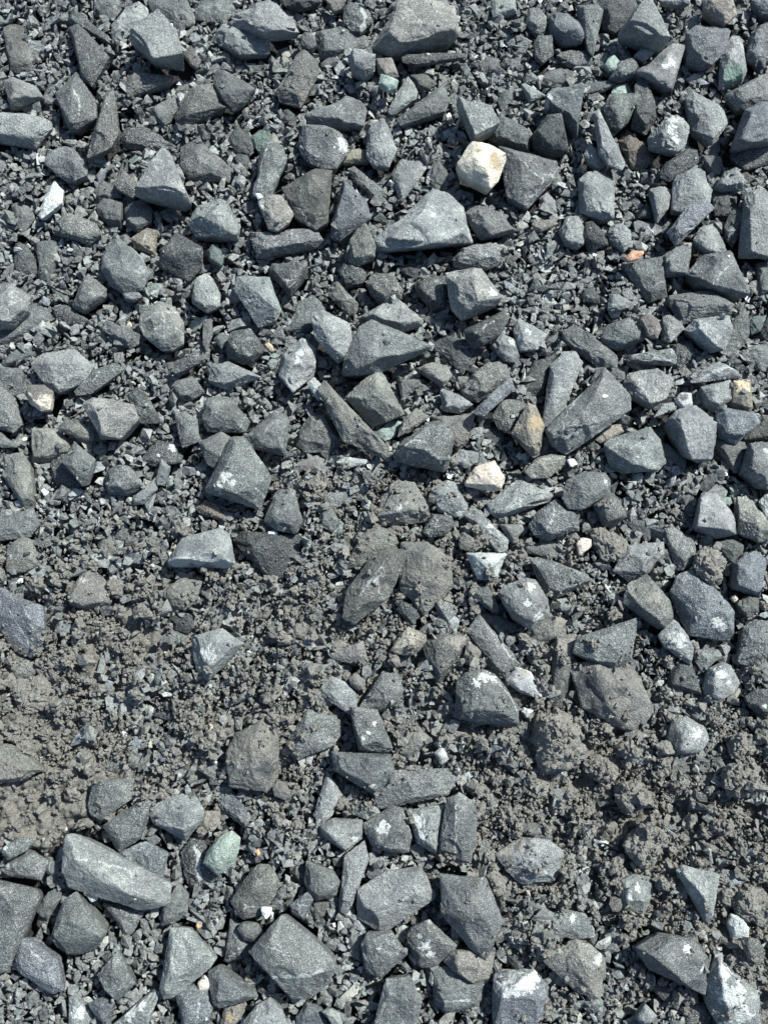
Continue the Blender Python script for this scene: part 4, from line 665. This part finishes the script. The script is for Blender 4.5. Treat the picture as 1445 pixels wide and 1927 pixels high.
g;2;550,930 600,900 720,850 860,880 930,870 1070,1040 1020,1160 1010,1240l 900,1220l 640,1070l;610,940 900,1180 1000,1030;large flat grey slab carrying two crumbs;w:900,940,30 w:1010,1080,25;crumb-carrying flat slab
d;0;610,1160 700,1140 830,1220 790,1330 700,1260;720,1210;dark stone below a flat grey slab
p;1;545,1400 610,1310 690,1390 640,1445 570,1440;620,1380;small pale star-shaped chip
g;0;160,1290 340,1290 330,1340 260,1390 190,1340;250,1330;small dark stone with a white seam;v:180,1290 330,1300
b;0;860,1480 890,1320 1030,1300 1060,1400 1040,1480;960,1380;dusty brown stone at the bottom border
M;1;1050,100 1100,50 1210,80 1190,150 1110,170;1130,110;small light soil clod
'''
K = 400 / 1445
def pts(s, ox, oy):
    r = []
    for q in s.split():
        m = re.match(r'(-?\d+),(-?\d+)([hl]?)$', q); r.append((ox + int(m[1]) * K, oy + int(m[2]) * K, m[3]))
    return r
S = []; ox = oy = 0
for ln in DATA.strip().splitlines():
    if ln.startswith('T '): ox, oy = map(int, ln[2:].split(',')); continue
    f = ln.split(';') + [''] * 3
    out, inn = pts(f[2], ox, oy), pts(f[3], ox, oy)
    marks = []; cur = None
    for q in f[5].split():
        m = re.match(r'([a-z])(\d?):(.*)$', q)
        if m:
            cur = [m[1], int(m[2] or 1), []]; marks.append(cur); q = m[3]
        c = [int(z) for z in q.split(',')]; cur[2].append((ox + c[0] * K, oy + c[1] * K, (c[2] * K if len(c) > 2 else 0)))
    xs = np.array([p[0] for p in out]); ys = np.array([p[1] for p in out])
    A = 0.5 * abs(np.dot(xs, np.roll(ys, -1)) - np.dot(ys, np.roll(xs, -1)))
    cl = np.stack([np.clip(xs, 0, W), np.clip(ys, 0, HH)], -1)
    Av = 0.5 * abs(np.dot(cl[:, 0], np.roll(cl[:, 1], -1)) - np.dot(cl[:, 1], np.roll(cl[:, 0], -1)))
    S.append(dict(k=f[0], L=int(f[1]), out=out, inn=inn, look=f[4], marks=marks, lm=f[6], A=A, Av=Av, c=(float(cl[:, 0].mean()), float(cl[:, 1].mean()))))
PEBBLE = set('qcoO')
for s in S: s['kind'] = 'clod' if s['k'] == 'M' else ('pebble' if (s['k'] in PEBBLE and s['A'] < 900) else 'stone')
big = sorted([s for s in S if s['kind'] == 'stone'], key=lambda s: -(s['Av'] * (1.0 if s['L'] else 0.75) + (4000 if s['lm'] else 0)))
for s in big[300:]: s['kind'] = 'chip'
LM = [s for s in S if s['lm'] and s['kind'] != 'chip']
def relation(s, skip=0):
    near = sorted([q for q in LM if q is not s], key=lambda q: math.dist(q['c'], s['c']))[skip]
    dx, dy = s['c'][0] - near['c'][0], s['c'][1] - near['c'][1]
    r = math.sqrt(s['A'] / math.pi) + math.sqrt(near['A'] / math.pi)
    w = ('below' if dy > 0 else 'above') if abs(dy) > 0.75 * abs(dx) else 'beside'
    d = math.hypot(dx, dy)
    if w != 'beside': w = ('just ' if d < 1.25 * r else ('some way ' if d > 2.6 * r else '')) + w
    elif d > 1.6 * r: w = 'level with'
    return f"{w} the {near['lm']}"
used = {}
for s in S:
    if s['kind'] == 'chip': continue
    for sk in range(6):
        lab = s['look'] + ', ' + relation(s, sk)
        if len(re.findall(r"[A-Za-z0-9][A-Za-z0-9'-]*", lab)) <= 16 and lab not in used: break
    if len(re.findall(r"[A-Za-z0-9][A-Za-z0-9'-]*", lab)) > 16: lab = s['look']
    used[lab] = 1; s['label'] = lab

# height map of the place (1.2 mm cells)
CELL = 0.0012; X0, Y0, NX, NY = -0.72, -0.78, 1200, 1500
TOP = np.full((NY, NX), -1.0)
def cell(x, y): return ((y - Y0) / CELL).astype(int), ((x - X0) / CELL).astype(int)

def area(q): return 0.5 * abs(np.dot(q[:, 0], np.roll(q[:, 1], -1)) - np.dot(q[:, 1], np.roll(q[:, 0], -1)))
def build_stone(s, rs):
    k = s['k']; q = np.array([[p[0], p[1]] for p in s['out']]); q = q.mean(0) + (q - q.mean(0)) * 1.05
    tg = [p[2] for p in s['out']]
    rnd = bool(re.search('round |oval|egg|bean|lemon|cobble', s['look'])) or k in 'qcoOnN'
    crisp = bool(re.search('triang|point|spike|wedge|kite|pyramid|blade|lance|shard|tip|block|square|angular|tablet|keystone|tooth|prism|cleaver', s['look']))
    if k != 'M' and s['A'] > 700 and not rnd:                 # broken rock: few corners, straight sides between them
        A0 = area(q)
        while len(q) > 5:
            e1 = q - np.roll(q, 1, 0); e2 = np.roll(q, -1, 0) - q
            tn = np.abs(np.arctan2(e1[:, 0] * e2[:, 1] - e1[:, 1] * e2[:, 0], (e1 * e2).sum(1)))
            i = int(np.argmin(tn))
            if tn[i] > math.radians(25): break
            q = np.delete(q, i, 0); tg.pop(i)
        q = q.mean(0) + (q - q.mean(0)) * math.sqrt(A0 / area(q))
    c0 = q.mean(0); ev, U = np.linalg.eigh(np.cov((q - c0).T)); pr = (q - c0) @ U
    ext = pr.max(0) - pr.min(0); minor, major = ext.min(), ext.max()
    mn = minor * MPP
    Hh = float(np.clip((0.46 if s['L'] else 0.40) * mn, 0.003, 0.037)) * rs.uniform(0.85, 1.15)
    if k == 'M': Hh *= 1.25
    z0 = {0: -0.011, 1: 0.001, 2: 0.014}[s['L']]
    if minor < 40: z0 += {0: 0.002, 1: 0.004, 2: 0.006}[s['L']]
    hh = {'': 0.40, 'h': 0.93, 'l': 0.04}
    P = []
    for (x, y), t in zip(q, tg):
        z = z0 + Hh * (hh[t] + rs.uniform(-.05, .05)); P.append(ground(x, y, z))
    for x, y, t in s['inn']:
        P.append(ground(x, y, z0 + Hh * rs.uniform(.88, 1.0)))
    P = np.array(P)
    if len(s['inn']) <= 2 and k not in 'qM':       # a flat, slightly tilted broken top
        im = P[len(q):].mean(0); tl = rs.normal(0, .10, 2); fr = rs.uniform(.30, .52)
        ext_ = []
        for i in range(len(q)):
            t = {'': fr, 'h': 0.12, 'l': 0.30}[tg[i]] * rs.uniform(.7, 1.25); e = P[i] + (im - P[i]) * t
            e[2] = z0 + Hh * rs.uniform(.80, .92) + float((e[:2] - im[:2]) @ tl); ext_.append(e)
        P = np.vstack([P, ext_])
    cen = P[:len(q)].mean(0)
    for i in range(len(q)):
        b = cen + (P[i] - cen) * 0.80; b[2] = z0 - 0.55 * Hh - 0.002; P = np.vstack([P, b])
    v, f, nn = hull(P)
    c = v.mean(0); c[2] = z0 + 0.15 * Hh
    d = np.array([nn[i] @ (v[f[i][0]] - c) for i in range(len(f))])
    ok = d > 1e-5; nn, d = nn[ok], d[ok]
    # merge planes that are nearly one
    keepn, keepd = [], []
    for n_, d_ in sorted(zip(nn.tolist(), d.tolist()), key=lambda t: t[1]):
        if all(np.dot(n_, m_) < 0.995 for m_ in keepn): keepn.append(n_); keepd.append(d_)
    for _ in range(0 if k == 'M' else (3 if crisp else 7)):      # broken corners
        a = rs.uniform(0, 2 * math.pi); e = rs.uniform(0.35, 1.4); n_ = np.array([math.cos(a) * math.cos(e), math.sin(a) * math.cos(e), math.sin(e)])
        sup = ((v - c) @ n_).max(); keepn.append(n_.tolist()); keepd.append(sup - rs.uniform(0.006, 0.035) * mn)
    nn, d = np.array(keepn), np.maximum(np.array(keepd), 1e-4)
    lev = 6 if major > 95 else (5 if major > 45 else 4)
    if k == 'M': lev = 6 if major > 60 else 5
    u, F = ICO[lev]
    ax = np.eye(3); ax[:2, :2] = U
    wl = (P[:len(q)] - c) @ ax; ex = np.maximum(np.abs(wl).max(0), 0.3 * Hh); ex[2] = Hh * 0.9
    D = (u * ex) @ ax.T
    Q = np.maximum(D @ nn.T / d, 1e-6); m = Q.max(1); pw = 7 if k in 'M' else (9 if (k in 'qcoO' and minor < 40) else (90 if k == 'm' else 220))
    t = 1 / (m * ((Q / m[:, None]) ** pw).sum(1) ** (1 / pw))
    off = rs.uniform(0, 50, 3); pos = D * t[:, None]
    amp = 0.13 if k == 'M' else (0.024 if k != 'm' else 0.045)
    nz = fbm(pos / mn * 2.4 + off, 3); rg = 1 - np.abs(vnoise(pos / mn * 4.2 + off * 2))
    g = 1 + amp * nz - amp * 0.9 * np.clip(rg - 0.80, 0, 1) / 0.2 + amp * 0.3 * vnoise(pos / mn * 14 + off)
    pos = pos * g[:, None]
    if k not in 'MqcoO':
        for _ in range(1 if (rnd or crisp) else rs.integers(3, 6)):         # shell-shaped scars of the crusher
            a = rs.uniform(0, 6.283); e = rs.uniform(0.3, 1.3); n_ = np.array([math.cos(a) * math.cos(e), math.sin(a) * math.cos(e), math.sin(e)])
            s0 = 1 / max((nn @ n_ / d).max(), 1e-6); Rr = rs.uniform(.55, 1.3) * mn; b = n_ * (s0 + Rr - rs.uniform(.025, .06) * mn)
            rl = np.linalg.norm(pos, axis=1); dr = pos / rl[:, None]; pb = dr @ b; q_ = pb * pb - (b @ b - Rr * Rr); hit = (q_ > 0) & (pb > 0)
            s1 = pb - np.sqrt(np.clip(q_, 0, None)); use = hit & (s1 < rl) & (s1 > 0.35 * rl); pos[use] = dr[use] * np.maximum(s1, 0.84 * rl)[use, None]
        tb = 0 if rnd else rs.choice([0, 0, 0, .35, .6])
        if tb:                                     # layered breaks
            a = rs.uniform(0, 6.283); n_ = np.array([math.cos(a) * .8, math.sin(a) * .8, .6]); ph = (pos @ n_) / rs.uniform(.0035, .008) + 1.6 * fbm(pos / 0.02 + off, 2)
            pos = pos * (1 - tb * 0.0011 * (ph % 1.0) / (np.linalg.norm(pos, axis=1) + 1e-6))[:, None]
    ln = np.linalg.norm(pos, axis=1, keepdims=True) + 1e-9
    fi = 0.00035 * vnoise(pos / 0.0026 + off) + 0.00025 * vnoise(pos / 0.0013 + off)
    if k in 'mM': fi = fi + (0.0026 if k == 'M' else 0.0006) * fbm(pos / 0.007 + off, 3) + (0.0024 if k == 'M' else 0.0003) * np.abs(vnoise(pos / 0.0032 + off))
    pos = pos * (1 + fi[:, None] / ln) + c
    # marks
    col = np.zeros((len(pos), 4)); zt = z0 + 0.8 * Hh
    for kind, wid, pl in s['marks']:
        g_ = ground(np.array([p[0] for p in pl]), np.array([p[1] for p in pl]), zt)[:, :2]
        if kind == 'v':
            dist = np.full(len(pos), 9.0); jit = 0.0018 * np.stack([vnoise(pos / 0.009 + off), vnoise(pos / 0.009 + off + 9)], -1)
            for a_, b_ in zip(g_[:-1], g_[1:]):
                ab = b_ - a_; w_ = np.clip(((pos[:, :2] + jit - a_) @ ab) / (ab @ ab + 1e-12), 0, 1)
                dist = np.minimum(dist, np.linalg.norm(pos[:, :2] + jit - a_ - w_[:, None] * ab, axis=1))
            wv = {1: 0.0013, 2: 0.0024, 3: 0.0050}[wid] * (1.0 + 0.8 * vnoise(pos / 0.010 + off + 4)); al = np.clip(1.45 - dist / wv, 0, 1) * (0.56 if wid == 1 else 0.90)
        else:
            al = np.zeros(len(pos))
            for (gx, gy), p in zip(g_, pl):
                rr = max(p[2], 3) * MPP; dd = np.hypot(pos[:, 0] - gx, pos[:, 1] - gy) / rr
                al = np.maximum(al, np.clip(1.3 - dd + 0.45 * vnoise(pos / (0.4 * rr) + off), 0, 1) * (0.92 if kind == 'w' else 1))
        sel = al > col[:, 3]; col[sel, :3] = MARK[kind]; col[sel, 3] = al[sel]
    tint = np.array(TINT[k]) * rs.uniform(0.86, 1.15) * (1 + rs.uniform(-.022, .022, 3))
    if k in 'qcO': soil = np.zeros(len(pos))
    else:
        sl = soil_at(pos[:, 0], pos[:, 1]); soil = sl * (0.30 + rs.uniform(-.05, .10)) + 0.45 * sl * np.clip(1 - (pos[:, 2] - z0) / (0.55 * Hh), 0, 1)
        if k == 'm': soil = soil * 0.3 + 0.44 + 0.10 * nz
        if k == 'M': soil = np.full(len(pos), 0.9)
    return pos, F, tint, col, soil, c

left_over = []; MSK = np.zeros((NY, NX))
for i, s in enumerate(S):
    rs = np.random.default_rng(1000 + i)
    pos, F, tint, col, soil, c = build_stone(s, rs)
    up = pos[pos[:, 2] > c[2] - 0.002]; iy, ix = cell(up[:, 0], up[:, 1]); okc = (iy > 0) & (iy < NY - 1) & (ix > 0) & (ix < NX - 1)
    iy, ix, zz = iy[okc], ix[okc], up[okc, 2]
    for a in (-1, 0, 1):
        for b in (-1, 0, 1): np.maximum.at(TOP, (iy + a, ix + b), zz)
    if s['k'] == 'M': MSK[iy, ix] = .55
    if s['k'] == 'm': MSK[iy, ix] = .10
    if s['kind'] == 'chip': left_over.append((pos, F, tint, col, soil)); continue
    nm = {'stone': 'stone', 'pebble': 'pebble', 'clod': 'soil_clod'}[s['kind']]
    o = mesh_obj(nm, pos, F, tint, col, soil, origin=c)
    o['label'] = s['label']; o['category'] = {'stone': 'stone', 'pebble': 'pebble', 'clod': 'soil clod'}[s['kind']]
    o['group'] = {'stone': 'larger broken stones on the ground', 'pebble': 'small coloured pebbles among the stones', 'clod': 'clods of dried soil'}[s['kind']]
STONE_MASK = TOP > -0.5
def blur(a, k):
    for ax in (0, 1):
        c_ = np.cumsum(np.pad(a, [(k + 1, k) if q == ax else (0, 0) for q in (0, 1)], mode='edge'), ax)
        n_ = a.shape[ax]; a = (np.take(c_, range(2 * k + 1, 2 * k + 1 + n_), ax) - np.take(c_, range(0, n_), ax)) / (2 * k + 1)
    return a
CORE = blur(STONE_MASK.astype(float), 4) > 0.93

# ---------------- ground sheet with its soil ----------------
gy, gx = np.mgrid[0:NY, 0:NX]; wx = X0 + (gx + .5) * CELL; wy = Y0 + (gy + .5) * CELL
SO = soil_at(wx, wy)
PW = sum(np.exp(-((wx - a) ** 2 + (wy - b) ** 2) / (2 * (r_ * MPP) ** 2)) for (a, b, _z), r_ in zip([ground(*q_) for q_ in ((50, 1530), (40, 1290), (150, 1480), (1210, 1590), (1380, 1700), (1130, 1440), (250, 1200))], (75, 60, 50, 50, 45, 50, 45)))   # powdery patches
base = -0.0345 + 0.005 * fbm(np.stack([wx * 12, wy * 12, 0 * wx], -1), 2)
lump = fbm(np.stack([wx * 55, wy * 55, 0 * wx + 3], -1), 3)
G = base + np.clip(SO * 1.6, 0, 1) * (0.0245 + 0.011 * lump) + PW * 0.0035 + SO * (0.0022 + 0.002 * np.clip(PW, 0, 1)) * fbm(np.stack([wx * 260, wy * 260, 0 * wx + 5], -1), 2)
st = 2
gv = np.stack([wx[::st, ::st], wy[::st, ::st], G[::st, ::st]], -1); ny, nx = gv.shape[:2]
rim = np.minimum.reduce([np.arange(nx)[None, :] + 0 * np.arange(ny)[:, None], (nx - 1 - np.arange(nx))[None, :] + 0 * np.arange(ny)[:, None], np.arange(ny)[:, None] + 0 * np.arange(nx)[None, :], (ny - 1 - np.arange(ny))[:, None] + 0 * np.arange(nx)[None, :]])
idx = np.arange(nx * ny).reshape(ny, nx)
Fq = np.stack([idx[:-1, :-1], idx[:-1, 1:], idx[1:, 1:], idx[1:, :-1]], -1).reshape(-1, 4)
gvv = gv.reshape(-1, 3)
# wide apron round the detailed patch, out to a few metres
x0, x1, y0, y1 = gvv[:, 0].min(), gvv[:, 0].max(), gvv[:, 1].min(), gvv[:, 1].max()
gvv[rim.ravel() == 0, 2] = -0.030
far = 6.0; nb = len(gvv)
ex = np.array([[x0, y0], [x1, y0], [x1, y1], [x0, y1], [-far, -far], [far, -far], [far, far], [-far, far]])
gvv = np.vstack([gvv, np.c_[ex, np.full(8, -0.030)]])
Fq = np.vstack([Fq, [[nb + 4, nb + 5, nb + 1, nb], [nb + 5, nb + 6, nb + 2, nb + 1], [nb + 6, nb + 7, nb + 3, nb + 2], [nb + 7, nb + 4, nb, nb + 3]]])
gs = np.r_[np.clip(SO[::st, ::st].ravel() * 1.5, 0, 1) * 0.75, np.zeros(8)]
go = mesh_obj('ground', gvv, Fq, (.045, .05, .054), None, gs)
go['kind'] = 'structure'; go['label'] = 'dark ground under the gravel and soil'

# ---------------- gravel and crumbs settle on that ground ----------------
def rough_hulls(n, k, flat):
    out = []
    for _ in range(n):
        p = RNG.normal(size=(k, 3)); p /= np.linalg.norm(p, axis=1)[:, None]; p *= RNG.uniform(0.85, 1.1, (k, 1))
        p *= np.array([1, RNG.uniform(.55, .95), RNG.uniform(*flat)])
        v, f, nn = hull(p); tri = []
        for q in f:
            for j in range(1, len(q) - 1): tri.append([q[0], q[j], q[j + 1]])
        out.append((v, np.array(tri)))
    return out
CH = rough_hulls(36, 9, (.26, .62)); CHB = rough_hulls(30, 9, (.28, .58))
def crumb_shapes(n, lev):
    out = []; u, f = ICO[lev]
    for _ in range(n):
        o_ = RNG.uniform(0, 60, 3); r = 1 + 0.55 * fbm(u * 1.9 + o_, 2) + 0.22 * vnoise(u * 5 + o_)
        out.append((u * r[:, None] * np.array([1, RNG.uniform(.7, 1), RNG.uniform(.6, .9)]), f))
    return out
CR3 = crumb_shapes(16, 3); CR2 = crumb_shapes(16, 2)
def rotm():
    q = RNG.normal(size=4); q /= np.linalg.norm(q); w, x, y, z = q
    return np.array([[1 - 2 * (y * y + z * z), 2 * (x * y - z * w), 2 * (x * z + y * w)], [2 * (x * y + z * w), 1 - 2 * (x * x + z * z), 2 * (y * z - x * w)], [2 * (x * z - y * w), 2 * (y * z + x * w), 1 - 2 * (x * x + y * y)]])
class Bag:
    def __init__(s): s.v, s.f, s.t, s.s, s.m, s.sm, s.n = [], [], [], [], [], [], 0
    def add(s, v, f, tint, soil, sm, mark=None):
        s.v.append(v); s.f.append(f + s.n); s.n += len(v)
        s.t.append(np.broadcast_to(tint, (len(v), 3))); s.s.append(np.broadcast_to(soil, (len(v),)))
        s.m.append(np.zeros((len(v), 4), np.float32) if mark is None else mark); s.sm.append(np.full(len(f), sm))
    def make(s, name, mat):
        return mesh_obj(name, np.concatenate(s.v), np.concatenate(s.f), np.concatenate(s.t), np.concatenate(s.m), np.concatenate(s.s), smooth=np.concatenate(s.sm), mat=mat)
CL = np.clip(0.55 + 0.9 * fbm(np.stack([wx * 38, wy * 38, 0 * wx + 8], -1), 2), 0.08, 1)     # soil lies in clumps
CL2 = fbm(np.stack([wx * 60, wy * 60, 0 * wx + 21], -1), 2)
gravel, crumbs = Bag(), Bag()
for pos, F, tint, col, soil in left_over: gravel.add(pos, F, tint, soil, True, col)
FX0, FX1, FY0, FY1 = -0.67, 0.67, -0.72, 0.90
def settle(px, py, r):
    iy, ix = int((py - Y0) / CELL), int((px - X0) / CELL); k = max(1, int(r / CELL))
    if iy - k < 0 or ix - k < 0 or iy + k >= NY or ix + k >= NX: return None
    return iy, ix, k
DISC = {}
def disc(k):
    if k not in DISC:
        a, b = np.mgrid[-k:k + 1, -k:k + 1]; q = 1 - (a * a + b * b) / (k + .3) ** 2; DISC[k] = (q > 0, np.sqrt(np.clip(q, 0, 1)))
    return DISC[k]
GT = [('g', .30), ('d', .26), ('p', .16), ('u', .09), ('b', .08), ('a', .05), ('k', .015), ('w', .012), ('y', .006), ('e', .012), ('q', .004), ('r', .006)]
gk = [a for a, _ in GT]; gp = np.array([b for _, b in GT]); gp /= gp.sum()
def scatter(n, d0, d1, crumb, tries, ontop=0.0, fill=None):
    GM = blur(G, 9)
    for _ in range(n):
        r = 0.5 * (d0 + (d1 - d0) * RNG.random() ** 1.6) * MPP; best = None
        for _t in range(tries):
            x, y = RNG.uniform(FX0, FX1), RNG.uniform(FY0, FY1); w = settle(x, y, r)
            if w is None: continue
            iy, ix, k = w; sden = SO[iy, ix]
            if crumb and RNG.random() > sden * 1.25 * CL[iy, ix] * (1 - .3 * min(1, PW[iy, ix])): continue
            if not crumb and RNG.random() < PW[iy, ix]: continue
            if not crumb and RNG.random() < sden * (0.60 if d1 > 12 else 0.75): continue
            onst = CORE[iy, ix]
            if onst and RNG.random() > (ontop * (8 * sden * (CL2[iy, ix] > .32) if crumb else 1) + (MSK[iy, ix] if crumb else 0)): continue
            h = TOP[iy, ix] if onst else G[iy, ix]
            if fill is not None and not onst and h > GM[iy, ix] + fill: continue
            if best is None or h < best[0]: best = (h, x, y, iy, ix, k, onst, sden)
        if best is None: continue
        h, x, y, iy, ix, k, onst, sden = best
        m, q = disc(k); win = G[iy - k:iy + k + 1, ix - k:ix + k + 1]
        if onst: z = h + 0.35 * r
        else: z = float(np.percentile(win[m], 78 if crumb else 60)) + r * (0.45 if crumb else 0.30)
        big_ = d1 > 20
        if crumb:
            v, f = (CR3 if r > 6 * MPP else CR2)[RNG.integers(16)]
            if RNG.random() < 0.5: v, f = CHB[RNG.integers(30)]; v = v * np.array([1, 1, 1.5])
            v = (v * r) @ rotm().T; tc = np.array(TINT['M']) * RNG.uniform(.7, 1.25); so = RNG.uniform(.75, 1.0); sm = r < 5 * MPP; B = crumbs
        else:
            v, f = (CHB if big_ else CH)[RNG.integers(30)]
            R = rotm()
            if RNG.random() < 0.75:      # most chips lie on their flat side
                a = RNG.uniform(0, 6.283); R = np.array([[math.cos(a), -math.sin(a), 0], [math.sin(a), math.cos(a), 0], [0, 0, 1]])
                ti = RNG.normal(0, .28, 2); R = np.array([[1, 0, ti[0]], [0, 1, ti[1]], [-ti[0], -ti[1], 1]]) @ R
            v = (v * r * RNG.uniform(1.0, 1.3)) @ R.T
            kk = gk[RNG.choice(len(gk), p=gp)]
            if r > 9 * MPP and kk in 'qwyrk': kk = 'g'
            tc = np.array(TINT[kk]) * RNG.uniform(.5, 1.45); so = sden * RNG.uniform(.1, .75); sm = False; B = gravel
        B.add(v + np.array([x, y, z]), f, tc, so, sm)
        if not onst:
            win[m] = np.maximum(win[m], (z + 0.72 * r * q - 0.1 * r)[m])
scatter(1984, 38, 62, False, 3, 0, 0.011)
scatter(8060, 22, 44, False, 4, 0, 0.009)
scatter(13640, 16, 30, False, 4, 0, 0.004)
scatter(1860, 14, 34, True, 4)
scatter(13640, 10, 20, False, 6, 0.006, -0.0005)
scatter(11160, 8, 17, True, 6, 0.05, 0.003)
scatter(9920, 6, 12, False, 8, 0.01, -0.002)
scatter(29760, 3.5, 8, True, 5, 0.10, 0.002)
scatter(6200, 3.5, 7, False, 8, 0.03, -0.002)
# bigger stones just outside the frame
def outside(x, y):
    a, b = to_px(x, y); return a < -45 or a > W + 45 or b < -45 or b > HH + 45
for _ in range(420):
    x, y = RNG.uniform(X0 + .06, -X0 - .06), RNG.uniform(-0.74, 0.96)
    if not outside(x, y): continue
    r = RNG.uniform(18, 60) * MPP; v, f = CHB[RNG.integers(30)]
    a = RNG.uniform(0, 6.283); R = np.array([[math.cos(a), -math.sin(a), 0], [math.sin(a), math.cos(a), 0], [0, 0, 1]])
    gravel.add((v * r) @ R.T + np.array([x, y, -0.012 + 0.25 * r]), f, np.array(TINT[gk[RNG.choice(4)]]) * RNG.uniform(.8, 1.2), 0.0, False)
g1 = gravel.make('gravel', CHIPROCK); g1['kind'] = 'stuff'; g1['label'] = 'loose grey gravel and stone chips filling the gaps between larger stones'; g1['category'] = 'gravel'
g2 = crumbs.make('soil_crumbs', ROCK); g2['kind'] = 'stuff'; g2['label'] = 'crumbly brown grey soil scattered in a band over the stones'; g2['category'] = 'soil'
print('stones', sum(s['kind'] == 'stone' for s in S), 'chips', sum(s['kind'] == 'chip' for s in S), 'smallest', min(s['Av'] for s in S if s['kind'] == 'stone'), 'gravel verts', gravel.n, 'crumb verts', crumbs.n)
